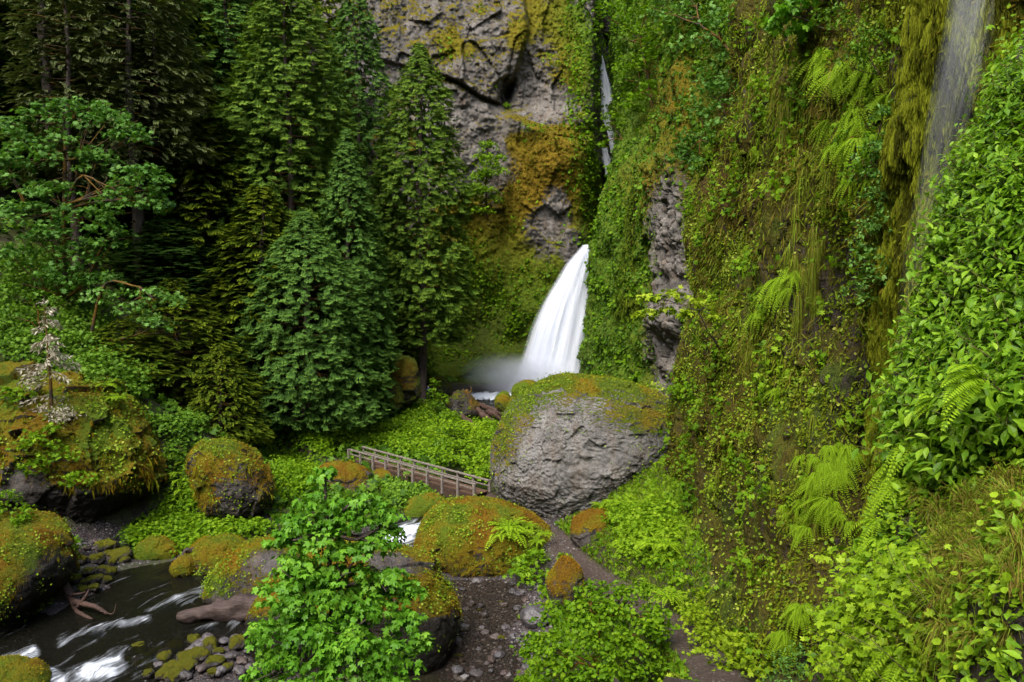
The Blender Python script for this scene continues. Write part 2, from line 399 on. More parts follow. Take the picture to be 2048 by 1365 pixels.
dP, iP = dist_poly(X, Y, PL); dP2, _ = dist_poly(X, Y, PL2)
dC, iC = dist_poly(X, Y, CL); cw = CL[iC, 3]
pathm = 1-sst(.50, .70, np.minimum(dP, dP2)+fbm(TERR*2, 3, 21)*.12)
PX, PY = proj(TERR)
grav = np.clip(blob(PX, PY, 960, 1240, 150, 130)*2.2*(Y > 18)*(Y < 30), 0, 1)
grav = np.maximum(grav, np.clip(blob(PX, PY, 540, 1070, 120, 28)*2, 0, 1)*(Y > 25)*(Y < 34))
grav = np.maximum(grav, np.clip(blob(PX, PY, 380, 1330, 230, 70)*2, 0, 1)*(Y < 26)*(Y > 14))
grav = np.maximum(grav, np.clip(blob(PX, PY, 1130, 1045, 60, 16)*1.6, 0, 1)*(Y > 28)*(Y < 34))
grav = np.maximum(grav, np.clip(blob(PX, PY, 190, 1090, 120, 45)*1.8, 0, 1)*(Y > 24)*(Y < 34))
grav = np.maximum(grav, 1-sst(.95, 1.25, dC/cw))
def ground_mat():
    m, t, out = nt('forest_floor'); co = coords(t); b = node(t, 'ShaderNodeBsdfPrincipled')
    n1 = noise(t, co, 1.2, 6, .65); n2 = noise(t, co, 9, 5, .7); n3 = noise(t, co, 30, 3, .7)
    soil = ramp(t, n2, [(.35, (.012,.010,.006)), (.55, (.03,.024,.014)), (.7, (.022,.034,.008))])
    soil = mixc(t, ramp(t, n1, [(.42, 0), (.55, 1)]), soil, (.045,.055,.008))
    v = node(t, 'ShaderNodeTexVoronoi'); v.inputs['Scale'].default_value = 11; L(t, co, v.inputs['Vector'])
    v2 = node(t, 'ShaderNodeTexVoronoi'); v2.inputs['Scale'].default_value = 26; L(t, co, v2.inputs['Vector'])
    sep = node(t, 'ShaderNodeSeparateColor'); L(t, v.outputs['Color'], sep.inputs[0]); sep2 = node(t, 'ShaderNodeSeparateColor'); L(t, v2.outputs['Color'], sep2.inputs[0])
    st = ramp(t, sep.outputs[0], [(0, (.024,.020,.020)), (.5, (.052,.044,.044)), (.72, (.065,.040,.032)), (.85, (.045,.042,.040)), (1, (.13,.12,.115))], 'CONSTANT')
    st2 = ramp(t, sep2.outputs[0], [(0, (.035,.028,.03)), (.5, (.075,.06,.062)), (.9, (.06,.052,.055)), (.97, (.24,.23,.23))], 'CONSTANT')
    st = mixc(t, .55, st, st2)
    st = mixc(t, 1.0, st, ramp(t, v.outputs['Distance'], [(0, 1.2), (.6, .5)]), 'MULTIPLY')
    col = mixc(t, attr(t, 'gravel'), soil, st)
    pc = ramp(t, n2, [(.3, (.032,.021,.016)), (.6, (.055,.038,.029)), (.8, (.08,.06,.05))])
    pc = mixc(t, ramp(t, sep2.outputs[1], [(.9, 0), (.94, .55)]), pc, (.16,.14,.13))
    col = mixc(t, attr(t, 'path'), col, pc)
    L(t, col, b.inputs['Base Color']); b.inputs['Roughness'].default_value = .75; b.inputs['Specular IOR Level'].default_value = .3
    bp = node(t, 'ShaderNodeBump'); bp.inputs['Strength'].default_value = .7; bp.inputs['Distance'].default_value = .06
    L(t, mth(t, 'ADD', n2, mth(t, 'ADD', mth(t, 'MULTIPLY', n3, .5), mth(t, 'MULTIPLY', mth(t, 'MULTIPLY', v.outputs['Distance'], -1.5), attr(t, 'gravel')))), bp.inputs['Height'])
    L(t, bp.outputs[0], b.inputs['Normal']); L(t, b.outputs[0], out.inputs[0]); return m
me = mesh_np('ground', TERR.reshape(-1, 3), grid_faces(*X.shape, flip=True), ground_mat(), {'path': pathm.ravel(), 'gravel': grav.ravel()})
link('ground', me, kind='structure')
# ================================================================== MAIN CLIFF behind the falls
def poly_y(px, pl):
    xs, ys = zip(*pl); return np.interp(px, xs, ys)
st_ = 2.2
px = np.arange(200, 1300, st_); py = np.arange(-360, 850, st_)
PXg, PYg = np.meshgrid(px, py, indexing='ij')
Yb = 68.5+np.interp(PXg, [200,400,700,1000,1180,1300],[2,1,0,0,-2.2,-1])
Yb = Yb+sst(300, -300, PYg)*4.0
# undercut mossy bowl below
Yb = Yb-.8*sst(420, 560, PYg)+2.6*blob(PXg, PYg, 930, 660, 75, 120, 28)-2.4*sst(640, 800, PYg)
Yb = Yb-1.6*blob(PXg, PYg, 1040, 640, 60, 120, 25)-1.5*blob(PXg, PYg, 900, 760, 120, 40, -20)+1.2*blob(PXg, PYg, 1010, 700, 28, 60, 40)
# ledges
l1 = poly_y(PXg, [(400,60),(780,125),(870,150),(915,165),(960,195),(1010,215),(1060,242),(1150,275),(1200,285)]); dy = PYg-l1
w1 = sst(985, 1030, PXg)*(1-sst(1150, 1185, PXg))
Yb = Yb-2.0*w1*sst(-4, 16, dy)*np.exp(-np.maximum(dy, 0)/220)
Yb = Yb+.9*np.exp(-(dy/5.0)**2)*sst(800, 870, PXg)*(1-sst(990, 1010, PXg))-.7*sst(-2, 5, -dy)*np.exp(-np.maximum(-dy, 0)/60)*(1-sst(985, 1010, PXg))*sst(700, 800, PXg)
Yb = Yb+2.6*blob(PXg, PYg, 1014, 185, 13, 30, 12)                                   # dark hole
l2 = poly_y(PYg, [(-400,990),(0,1045),(60,1055),(140,1030),(175,1018),(215,1005),(900,1005)]); dx = PXg-l2
Yb = Yb+1.7*sst(-3, 8, dx)*(1-sst(200, 240, PYg))*(1-sst(1120, 1190, PXg)*.8)           # upper right face set back
Yb = Yb-1.3*blob(PXg, PYg, 1040, 90, 26, 45, 0)-1.0*blob(PXg, PYg, 940, 120, 60, 60)
l3 = poly_y(PXg, [(400,330),(850,60),(900,110),(1000,160),(1100,300)])
Yb = Yb-1.4*blob(PXg, PYg, 1110, 330, 45, 50, 20)-1.2*blob(PXg, PYg, 1075, 430, 70, 60)+1.0*blob(PXg, PYg, 960, 470, 50, 40)
# slot of the upper fall
Yb = Yb+7*sst(1184, 1212, PXg)-1.0*blob(PXg, PYg, 1160, 180, 26, 140)
Yb = Yb+2.5*sst(1165, 1200, PXg)*sst(330, 380, PYg)*(1-sst(520,560,PYg))
p3 = P(PXg, PYg, Yb)
v1, e1 = cellrelief(p3*np.array([.42, .3, .30]), 3); v2, e2 = cellrelief(p3*np.array([1.5, 1.0, 1.2])+fbm(p3*.8, 3, 4)[..., None]*.5, 9)
low = sst(470, 560, PYg); v3, _ = cellrelief(p3*np.array([4.2, 3, 3.4])+fbm(p3*2, 2, 44)[..., None]*.6, 19)
Yb = Yb-(v1*.75*(1-low*.6)+v2*.15*(1-low*.3)+fbm(p3*.5, 3, 12)*.5+fbm(p3*2.4, 4, 14)*.10+v3*.17*(1-low*.4)+(.4-np.abs(fbm(p3*np.array([1.2, 1, 2.6]), 4, 15)))*.30*(1-low))
CLIFF = P(PXg, PYg, Yb)
nrm = -grid_normals(CLIFF); nrm = np.where((nrm[..., 1:2] > 0), -nrm, nrm)
up = nrm[..., 2]
M = .05+.55*sst(.2, .8, up)+.55*fbm(p3*np.array([.6, .6, .45]), 5, 23)
for a in [(1120,330,60,60,20,.9),(1060,300,60,35,20,.7),(1045,400,30,90,35,.75),(980,250,30,40,0,.4),(1130,60,60,60,50,.7),(1160,170,40,110,0,.7),(1100,150,50,30,50,.45),(1040,70,30,40,0,.6),
          (860,70,60,40,0,.35),(930,100,50,25,0,.4),(1180,420,40,110,0,1),(1000,440,100,70,20,.6),(800,330,120,200,0,.25),(1120,280,50,20,20,.7),(1100,-60,90,80,0,.8),(915,440,40,60,0,.4),(700,60,80,60,0,.25)]:
    M = M+a[5]*blob(PXg, PYg, a[0], a[1], a[2], a[3], a[4])
M = M-.6*blob(PXg, PYg, 1110, 205, 60, 42, 20)-.3*blob(PXg, PYg, 960, 330, 60, 60)-.4*blob(PXg, PYg, 1090, 440, 60, 60, 20)-.35*blob(PXg, PYg, 900, 220, 70, 60)
M = M+.95*sst(440, 590, PYg+(PXg-1000)*-.25)
H = .30+.5*sst(400, 600, PYg)+.45*sst(1120, 1190, PXg)-.3*blob(PXg, PYg, 1100, 360, 90, 90)+.3*blob(PXg, PYg, 1140, 40, 60, 80)
W = .9*blob(PXg, PYg, 950, 690, 50, 75, 25)+1.1*blob(PXg, PYg, 1014, 187, 14, 30, 12)+.9*sst(1178, 1200, PXg)*(1-sst(340,420,PYg))+.6*blob(PXg, PYg, 1160, 480, 22, 40)+.7*np.exp(-(dy/6)**2)*sst(800, 870, PXg)*(1-w1)  # damp slot, plus shade painted into hole, recess and crack
W = W+.6*blob(PXg, PYg, 1040, 700, 15, 60, 25)+.7*sst(745, 790, PYg)*sst(880, 940, PXg)
me = mesh_np('cliff', CLIFF.reshape(-1, 3), grid_faces(*PXg.shape), M_CLIFF, {'moss': np.clip(M, 0, 1.3).ravel(), 'mhue': np.clip(H, 0, 1).ravel(), 'wet': np.clip(W, 0, 1).ravel()})
link('cliff', me, kind='structure')
CL_M, CL_W, CL_PX, CL_PY = M, W, PXg, PYg
# ================================================================== MIDDLE CLIFF between the falls and the near wall
mrows = [-420,-150,60,200,320,400,500,600,700,800,930]
mcols = {-420:[1235,1245,1290,1330,1350,1420,1500], -150:[1225,1245,1290,1330,1352,1420,1500], 60:[1222,1243,1290,1330,1350,1420,1500], 200:[1225,1242,1275,1318,1338,1410,1490], 320:[1240,1232,1262,1300,1325,1400,1470],
         400:[1235,1212,1250,1295,1325,1390,1460], 500:[1215,1184,1235,1290,1320,1385,1450], 600:[1210,1178,1228,1288,1318,1385,1450], 700:[1205,1170,1222,1285,1312,1385,1450], 800:[1200,1162,1215,1280,1310,1380,1450], 930:[1200,1155,1210,1280,1310,1380,1450]}
def mdep(r): 
    a = [72,66,63,58,48,44,40] if r <= 200 else ([71,62,58,52,47,44,40] if r == 320 else [66,60,55.5,51,47,44,40])
    return a
Cc = np.array([[P(x, r, d) for x, d in zip(mcols[r], mdep(r))] for r in mrows])
MID = loft(Cc, 560, 330)
mpx, mpy = proj(MID)
mn = grid_normals(MID); mn = np.where(((MID-np.array([0, 0, CZ]))*mn).sum(-1, keepdims=True) > 0, -mn, mn)
v1, e1 = cellrelief(MID*np.array([.9, .9, .28]), 33); v2, e2 = cellrelief(MID*np.array([2.2, 2.2, .9])+fbm(MID*.8, 3, 4)[..., None]*.6, 39)
rk = np.clip(blob(mpx, mpy, 1348, 480, 48, 130, -5)*1.6+blob(mpx, mpy, 1338, 700, 46, 130)*1.5, 0, 1)
MID = MID+mn*(v1*.5*(.5+rk*.8)+v2*.25*(.4+.8*rk)+fbm(MID*.6, 4, 40)*.7+fbm(MID*2.5, 4, 41)*.16-.25*rk*(1-sst(0, .12, e2))+1.0*blob(mpx, mpy, 1355, 640, 40, 30)-.8*blob(mpx, mpy, 1350, 560, 40, 20))[..., None]
mn = grid_normals(MID); mn = np.where(((MID-np.array([0, 0, CZ]))*mn).sum(-1, keepdims=True) > 0, -mn, mn)
mM = 1.05-rk*.88-.3*blob(mpx, mpy, 1350, 250, 60, 100)+.15*sst(.1, .6, mn[..., 2])
mH = np.clip(.85-.6*blob(mpx, mpy, 1360, 200, 60, 160)-.45*blob(mpx, mpy, 1290, 380, 60, 50)-.3*rk, 0, 1)
mW = .9*blob(mpx, mpy, 1215, 700, 12, 80)+.7*blob(mpx, mpy, 1345, 570, 30, 10)+.8*sst(1232, 1222, mpx)*(mpy < 340)+.6*blob(mpx, mpy, 1180, 720, 14, 60)
me = mesh_np('cliff_buttress', MID.reshape(-1, 3), grid_faces(560, 330), M_CLIFF, {'moss': np.clip(mM, 0, 1.3).ravel(), 'mhue': mH.ravel(), 'wet': np.clip(mW, 0, 1).ravel()})
link('cliff_buttress', me, kind='structure')
# ================================================================== NEAR WALL on the right
wrows = [-520,-250,0,200,330,450,600,750,900,1050,1200,1365,1700]
c1 = dict(zip(wrows, [1600,1560,1500,1455,1420,1395,1395,1372,1352,1340,1350,1400,1440]))
kf = dict(zip(wrows, [1.12,1.06,1.02,1,1,1,1,1,.985,.93,.83,.74,.62]))
nc = [None, None, 1480, 1600, 1720, 1830, 1930, 2050, 2230, 2600]
dpt = [38, 31, 25, 20.5, 17.2, 14.9, 13.3, 11.9, 10.2, 8.2]
Cc = []
for r in wrows:
    row = []
    for j, d in enumerate(dpt):
        x = c1[r]+90 if j == 0 else c1[r] if j == 1 else nc[j]+(c1[r]-1380)*max(0, (2050-nc[j])/700)*.8
        row.append(P(x, r, d*kf[r]*(1 if j else 1.02)))
    Cc.append(row)
WALL = loft(np.array(Cc), 760, 620)
wpx, wpy = proj(WALL)
def wall_n():
    n = grid_normals(WALL); return np.where(((WALL-np.array([0, 0, CZ]))*n).sum(-1, keepdims=True) > 0, -n, n)
wn = wall_n()
gul = np.interp(wpy, [-400,200,450,600,750,900,1050,1200,1365,1700],[1770,1735,1700,1700,1722,1722,1722,1655,1560,1400])
gu = np.exp(-((wpx-gul)/34)**2)*sst(250, 600, wpy)
cur = np.clip(1.3*np.exp(-((wpx-np.interp(wpy, [-300,0,300,600,900],[2010,1945,1890,1835,1790]))/np.interp(wpy, [-300,0,300,600,900],[120,125,95,70,50]))**4), 0, 1)
pst = WALL*np.array([1, 1, .35])
v1, e1 = cellrelief(WALL*np.array([1.0, 1.0, .45]), 53); v2, e2 = cellrelief(WALL*np.array([3.4, 3.4, 1.6])+fbm(WALL*1.2, 3, 4)[..., None]*.5, 59)
strand = fbm(WALL*np.array([9, 9, .5]), 4, 66)
WALL = WALL+wn*(v1*.30+v2*.12+fbm(pst*.7, 4, 60)*.8+fbm(pst*3, 4, 61)*.14+strand*(.05+.10*cur)-gu*.9+cur*.18
     +.45*blob(wpx, wpy, 1560, 900, 110, 180)-.25*blob(wpx, wpy, 1610, 640, 60, 60))[..., None]
wn = wall_n()
wM = .62+.3*sst(.1, .5, wn[..., 2])-.35*gu-.4*blob(wpx, wpy, 1810, 150, 40, 120)-.4*blob(wpx, wpy, 1370, 1130, 30, 110)-.25*blob(wpx, wpy, 1620, 600, 60, 100)-.3*blob(wpx, wpy, 1700, 1250, 90, 110)+.5*cur
wH = np.clip(.45+.35*sst(.0, .5, fbm(WALL*.5, 3, 70))+.25*cur-.3*blob(wpx, wpy, 1450, 350, 80, 140), 0, 1)
wW = .8*blob(wpx, wpy, 1700, 930, 26, 110)+.7*gu+.6*blob(wpx, wpy, 1610, 640, 45, 70)+.7*blob(wpx, wpy, 1720, 1180, 70, 100, -30)+.5*blob(wpx, wpy, 1500, 1080, 90, 70)+.5*blob(wpx, wpy, 1560, 1260, 60, 70)  # damp patches, plus the gully's shadow painted into the colour
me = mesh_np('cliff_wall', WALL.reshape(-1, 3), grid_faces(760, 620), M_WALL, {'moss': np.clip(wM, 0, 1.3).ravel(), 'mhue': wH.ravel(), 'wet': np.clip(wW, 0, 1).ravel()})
link('cliff_wall', me, kind='structure')
# ================================================================== FOREGROUND BANK
brows = [40,95,180,290,400,560,700,800,900,1050,1200,1365,1600]
be = dict(zip(brows, [2075,2050,2000,1955,1905,1865,1822,1785,1800,1755,1700,1655,1600]))
Cc = []
for r in brows:
    e = be[r]; k = np.interp(r, [40, 700, 1365, 1600], [1.25, 1.05, .80, .7])
    Cc.append([P(e+330, r-90 if r < 700 else r-20, 14.5*k), P(e+60, r-60 if r < 700 else r, 9.6*k), P(e+30, r, 8.3*k), P(e+14, r, 7.6*k), P(e+90, r, 6.9*k), P(e+200, r, 6.1*k), P(e+330, r, 5.2*k), P(e+560, r, 4.2*k)])
BANK = loft(np.array(Cc), 260, 200)
bn = grid_normals(BANK); bn = np.where(((BANK-np.array([0, 0, CZ]))*bn).sum(-1, keepdims=True) > 0, -bn, bn)
BANK = BANK+bn*(fbm(BANK*1.3, 5, 80)*.22)[..., None]-bn*.08
bkx, bky = proj(BANK)
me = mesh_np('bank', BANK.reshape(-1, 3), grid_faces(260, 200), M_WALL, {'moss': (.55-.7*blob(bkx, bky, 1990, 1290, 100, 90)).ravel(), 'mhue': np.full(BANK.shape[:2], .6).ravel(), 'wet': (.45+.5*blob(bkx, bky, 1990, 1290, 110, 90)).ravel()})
link('bank', me, kind='structure')
# ================================================================== BOULDERS
SPH = {n: sphere_grid(n) for n in (14, 40, 90, 150, 210)}
BOULDERS = {}
M_MOSSC = leaf_mat('moss_tuft', [(.19,.09,.006),(.23,.15,.008),(.20,.19,.010),(.14,.21,.012)], transl=.15, rough=.9, spec=.05)
def boulder(outline, Yc, dep, label, res=40, rel=.25, mat=None, moss=(.35, .9), hue=.4, wet_shadef=None, mossf=None, huef=None, name='boulder', seed=1, tuft=900, flat=.8, cells=.8, cat='boulder', group=None, tsz=.05, pit=1.0):
    v, f = SPH[res]; o = np.array(outline, float)
    c = np.array([(o[:, 0].min()+o[:, 0].max())/2, (o[:, 1].min()+o[:, 1].max())/2])
    W0 = P(c[0], c[1], Yc); W1 = P(o[:, 0], o[:, 1], Yc)-W0
    th = np.arctan2(W1[:, 2], W1[:, 0]); R = np.hypot(W1[:, 0], W1[:, 2]); s = np.argsort(th); th, R = th[s], R[s]
    th = np.r_[th-2*np.pi, th, th+2*np.pi]; R = np.r_[R, R, R]
    q = np.hypot(v[:, 0], v[:, 2]); a = np.arctan2(v[:, 2], v[:, 0]); Rv = (np.interp(a, th, R)+np.interp(a+.09, th, R)+np.interp(a-.09, th, R))/3
    qq = q**flat; s_y = np.sign(v[:, 1])*np.abs(v[:, 1])**.85
    p = np.stack([np.cos(a)*Rv*qq, s_y*dep, np.sin(a)*Rv*qq], -1)
    n = norm(v/np.array([1, 1, 1])); sc = R.mean()
    cv, e = cellrelief(p*cells/sc*2.2+seed*3.1, seed); cv2, _ = cellrelief(p*cells/sc*6+seed*1.7, seed+5)
    cv3, _ = cellrelief(p*cells/sc*np.array([13, 13, 20])+seed, seed+6)
    d = (cv*.55+cv2*.14+cv3*.05*pit+fbm(p/sc*1.5+seed, 4, seed)*.5+fbm(p/sc*9+seed, 4, seed+3)*.09+(.5-np.abs(fbm(p/sc*np.array([11, 11, 20])+seed, 4, seed+4)))*.16)*rel*sc*.5
    p = p+n*d[:, None]
    # vertex normals
    nn = np.zeros_like(p); A, B, C, D = (p[f[:, i]] for i in range(4)); fn = np.cross(C-A, D-B)
    for i in range(4): np.add.at(nn, f[:, i], fn)
    nn = norm(nn)
    if (nn*n).sum() < 0: nn = -nn; f = f[:, ::-1]
    w = p+W0; x, y = proj(w)
    mo = moss[0]+moss[1]*nn[:, 2]+.25*fbm(p*2/sc, 3, seed+8)
    if mossf: mo = mo+mossf(x, y)
    hu = np.full(len(p), hue)+.12+.75*fbm(p*1.1, 3, seed+9)
    if huef: hu = hu+huef(x, y)
    we = np.clip(-nn[:, 2]*.9, 0, .8)  # downward faces painted darker as shade, carried by wet
    if wet_shadef: we = we+wet_shadef(x, y)
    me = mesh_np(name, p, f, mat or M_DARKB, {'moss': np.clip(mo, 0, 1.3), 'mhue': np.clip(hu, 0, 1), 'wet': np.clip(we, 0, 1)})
    ob = link(name, me, loc=W0, label=label, cat=cat, group=group)
    if tuft:
        mb = MB(); ar = np.linalg.norm(fn, axis=1); wt = ar*np.clip(mo[f].mean(1)-.45, 0, .4); 
        if wt.sum() > 0:
            k = rng.choice(len(f), tuft, p=wt/wt.sum()); u = rng.random((tuft, 1)); u2 = rng.random((tuft, 1))
            pp = (A[k]*(1-u)+B[k]*u)*(1-u2)+(D[k]*(1-u)+C[k]*u)*u2; N = nn[f[k, 0]]
            R_ = frames(norm(N*.7+rng.normal(size=(tuft, 3))*.55+np.array([0, 0, -.1])), norm(rng.normal(size=(tuft, 3))))
            add_leaves(mb, L_DIA, pp-N*.01, R_, tsz*(.5+rng.random(tuft)), rnd=np.clip(hu[f[k, 0]]*.8+rng.random(tuft)*.35-.1, 0, 1))
            link('moss', mb.mesh('moss', M_MOSSC, False), ob)
    BOULDERS[label] = (ob, p+W0, nn, f, mo)
    return ob
FR = lambda cx, cy, rx, ry, a=1, rot=0: (lambda x, y: a*blob(x, y, cx, cy, rx, ry, rot))
boulder([(983,950),(985,900),(1000,850),(1032,800),(1075,768),(1130,753),(1190,755),(1245,768),(1300,785),(1345,805),(1352,850),(1340,900),(1295,925),(1258,960),(1238,992),(1190,1018),(1130,1032),(1085,1036),(1045,1020),(1005,988)],
        34.4, 3.6, 'huge grey boulder with orange mossy crown beside the footbridge', res=210, rel=.12, pit=4.0, mat=M_BOULD, moss=(-.03, .62), hue=.66, seed=4, tuft=9000, flat=.62, cells=2.6,
        mossf=lambda x, y: .55*blob(x, y, 1010, 860, 45, 90, 25)+.9*blob(x, y, 1180, 766, 150, 22)+.5*blob(x, y, 1320, 840, 40, 50)+.35*blob(x, y, 1240, 830, 60, 40)-.35*blob(x, y, 1160, 930, 90, 80),
        huef=lambda x, y: .5*blob(x, y, 1050, 800, 60, 30, -30)-.1, wet_shadef=lambda x, y: .35*blob(x, y, 1300, 830, 50, 60)+.5*blob(x, y, 1290, 950, 30, 50), tsz=.07)
boulder([(832,1095),(838,1050),(865,1020),(920,1008),(975,1010),(1030,1025),(1080,1050),(1108,1080),(1105,1110),(1060,1130),(1000,1140),(930,1145),(870,1135)], 29.8, 2.2,
        'broad low mound boulder under orange and green moss below the footbridge', res=90, rel=.28, moss=(.75, .5), hue=.35, seed=7, tuft=9000, flat=.8, huef=lambda x, y: .35*blob(x, y, 890, 1060, 50, 40)-.25*blob(x, y, 960, 1110, 90, 30))
boulder([(560,1150),(640,1110),(740,1103),(810,1115),(860,1130),(880,1170),(912,1210),(916,1250),(905,1305),(880,1335),(760,1352),(600,1340),(520,1300),(500,1240),(520,1180)], 22.6, 1.9,
        'large boulder behind the young maple, mossy top and black wet flank', res=90, rel=.25, moss=(.5, .7), hue=.28, seed=9, tuft=9000, flat=.6,
        wet_shadef=lambda x, y: 1.4*sst(1215, 1260, y), mossf=lambda x, y: -1.0*sst(1215, 1260, y)-.9*blob(x, y, 780, 1125, 90, 30, 10)+.4*blob(x, y, 880, 1180, 30, 40), huef=lambda x, y: .3*blob(x, y, 890, 1190, 30, 40))
boulder([(412,1190),(425,1150),(460,1110),(510,1085),(560,1085),(610,1105),(630,1150),(610,1190),(540,1208),(450,1207)], 26.6, 1.5,
        'brown rounded boulder with lime leaf flecks at the water edge above the log', res=90, rel=.2, moss=(.42, .45), hue=.35, seed=12, tuft=4500, flat=.8, mossf=FR(540, 1120, 40, 25, -.6), huef=lambda x, y: .6*blob(x, y, 425, 1170, 25, 40))
boulder([(372,1110),(390,1085),(420,1076),(465,1078),(490,1095),(485,1140),(440,1160),(400,1165),(372,1150)], 28.8, .95, 'rusty brown boulder between the log boulder and the green stream rock', res=40, rel=.3, moss=(.6, .4), hue=.3, seed=15, tuft=3000)
boulder([(343,1140),(352,1122),(375,1112),(392,1125),(392,1145),(370,1151),(350,1150)], 28.0, .45, 'small lime mossy rock with a bent root, in front of the rusty boulder', rel=.3, moss=(.8, .4), hue=.6, seed=16, tuft=700)
boulder([(265,1108),(275,1092),(310,1077),(335,1085),(358,1102),(356,1118),(320,1123),(275,1120)], 30.3, .7, 'low yellow mossy rock at the head of the dark pool', rel=.25, moss=(.9, .4), hue=.45, seed=17, tuft=1800)
boulder([(386,925),(392,893),(412,878),(450,880),(500,905),(530,948),(540,985),(522,1018),(460,1036),(425,1028),(402,975)], 32.8, 1.4, 'orange mossy hump boulder with a craggy face left of the thicket', res=90, rel=.35, cells=1.2, moss=(.42, .7), hue=.2, seed=19, tuft=5000,
        mossf=lambda x, y: -.9*blob(x, y, 480, 1000, 35, 30)+.4*blob(x, y, 410, 960, 20, 60), huef=lambda x, y: .6*blob(x, y, 440, 890, 50, 18), wet_shadef=FR(485, 1000, 35, 30, .5))
boulder([(-200,1000),(-190,830),(-80,765),(60,758),(150,772),(225,800),(275,845),(318,895),(346,950),(330,965),(285,985),(262,1030),(170,1045),(80,1062),(-60,1075),(-150,1060)], 33.6, 4.2,
        'massive overhanging outcrop with hanging orange moss above the stream', res=150, rel=.36, cells=1.5, moss=(.62, .55), hue=.42, seed=22, tuft=16000, flat=.75,
        mossf=lambda x, y: -1.3*sst(960, 1010, y+(x-100)*-.05)*(x < 340)-.6*blob(x, y, 40, 960, 60, 30), wet_shadef=lambda x, y: 1.2*sst(965, 1030, y), huef=lambda x, y: .35*blob(x, y, 200, 860, 80, 60)-.2*blob(x, y, 20, 880, 60, 60))  # shade under the overhang is painted on through wet
boulder([(-260,1250),(-220,1110),(-100,1055),(20,1045),(85,1062),(122,1100),(131,1140),(118,1180),(80,1205),(60,1250),(10,1290),(-100,1300)], 25.2, 2.6,
        'big boulder at the left edge with golden moss over a black hollow', res=90, rel=.2, moss=(.75, .5), hue=.35, seed=25, tuft=9000, mossf=lambda x, y: -1.5*blob(x, y, 120, 1190, 60, 70)-.9*sst(1210, 1260, y), wet_shadef=lambda x, y: 1.3*blob(x, y, 110, 1210, 70, 80)+sst(1210, 1250, y))  # undercut's black shade is put into the colour through wet
boulder([(-80,1400),(-60,1345),(-10,1325),(40,1328),(80,1342),(95,1370),(80,1410)], 20.6, .8, 'rounded mossy rock beside the cascade at the very bottom of the stream', rel=.2, moss=(.9, .4), hue=.45, seed=27, tuft=2600)
boulder([(628,975),(632,940),(660,925),(700,928),(735,945),(752,975),(765,1010),(720,1040),(650,1030)], 37.6, 1.1, 'boulder carrying the far end of the footbridge, orange moss on top', res=90, rel=.3, moss=(.5, .6), hue=.2, seed=29, tuft=3500, mossf=FR(748, 990, 16, 50, -1.2))
boulder([(735,960),(742,945),(760,940),(800,950),(805,985),(790,1020),(765,1035),(745,1010)], 38.6, .8, 'grey streaked abutment rock under the far end of the footbridge', rel=.3, moss=(.3, .5), hue=.4, seed=31, tuft=500)
boulder([(800,1030),(815,1010),(845,995),(875,992),(893,1005),(885,1030),(850,1040),(812,1042)], 34.2, .8, 'sloping green rock in the gap below the footbridge', rel=.3, moss=(.9, .3), hue=.6, seed=33, tuft=1600)
boulder([(1028,800),(1022,785),(1035,768),(1055,761),(1075,768),(1079,785),(1070,805),(1045,812)], 50, .95, 'round green topped boulder in front of the plunge pool', rel=.25, moss=(.7, .5), hue=.75, seed=35, tuft=1500)
boulder([(988,805),(995,790),(1008,783),(1020,795),(1040,805),(1035,822),(1005,824)], 49, .7, 'squat olive boulder leaning on the round green topped one', rel=.3, moss=(.7, .4), hue=.55, seed=36, tuft=900)
boulder([(1140,1070),(1150,1040),(1180,1024),(1215,1028),(1245,1050),(1250,1080),(1220,1108),(1180,1105),(1150,1090)], 28.9, 1.0, 'orange mossy slope boulder right of the path fork', rel=.3, moss=(.6, .5), hue=.15, seed=38, tuft=2500, mossf=FR(1170, 1085, 30, 20, -.8))
boulder([(1098,1190),(1108,1140),(1125,1118),(1150,1125),(1165,1150),(1160,1180),(1130,1215),(1105,1215)], 24.8, .75, 'upright brown rock between the gravel bar and the path', rel=.25, moss=(.5, .3), hue=.25, seed=40, tuft=1500)
boulder([(1245,1010),(1250,980),(1275,940),(1310,915),(1340,925),(1345,970),(1330,1000),(1290,1015)], 33.2, .9, 'reddish crumbling rock wedged right of the huge boulder', rel=.5, moss=(.0, .2), hue=.2, seed=42, tuft=200, cells=2, wet_shadef=FR(1290, 960, 60, 40, .35))
boulder([(1290,1050),(1295,990),(1310,955),(1345,945),(1365,1000),(1360,1080),(1320,1085)], 31.0, 1.0, 'tall mossy knob at the foot of the overgrown wall', rel=.3, moss=(.75, .4), hue=.35, seed=43, tuft=1800)
boulder([(1270,930),(1280,905),(1310,898),(1345,905),(1350,935),(1310,950),(1280,945)], 34.0, .8, 'rusty moss cushion rock above the crumbling rock', rel=.3, moss=(.85, .3), hue=.2, seed=44, tuft=900)
boulder([(755,800),(762,755),(785,722),(805,712),(826,716),(836,760),(835,800),(800,815)], 50.6, 1.0, 'dark mossy rock heap behind the tall cedar trunk', rel=.4, moss=(.6, .6), hue=.45, seed=45, tuft=1200, wet_shadef=lambda x, y: .5+0*x)
boulder([(728,815),(735,765),(748,740),(775,748),(806,790),(800,822),(760,825)], 49.6, .8, 'low dark rock slab under green moss behind the thicket', rel=.35, moss=(.6, .6), hue=.55, seed=46, tuft=900, wet_shadef=lambda x, y: .5+0*x)
boulder([(845,790),(850,765),(872,752),(900,768),(905,790),(880,802)], 57.0, .9, 'shadowed rock at the pool edge right of the cedar trunk', rel=.4, moss=(.4, .5), hue=.5, seed=47, tuft=500, wet_shadef=lambda x, y: .6+0*x)
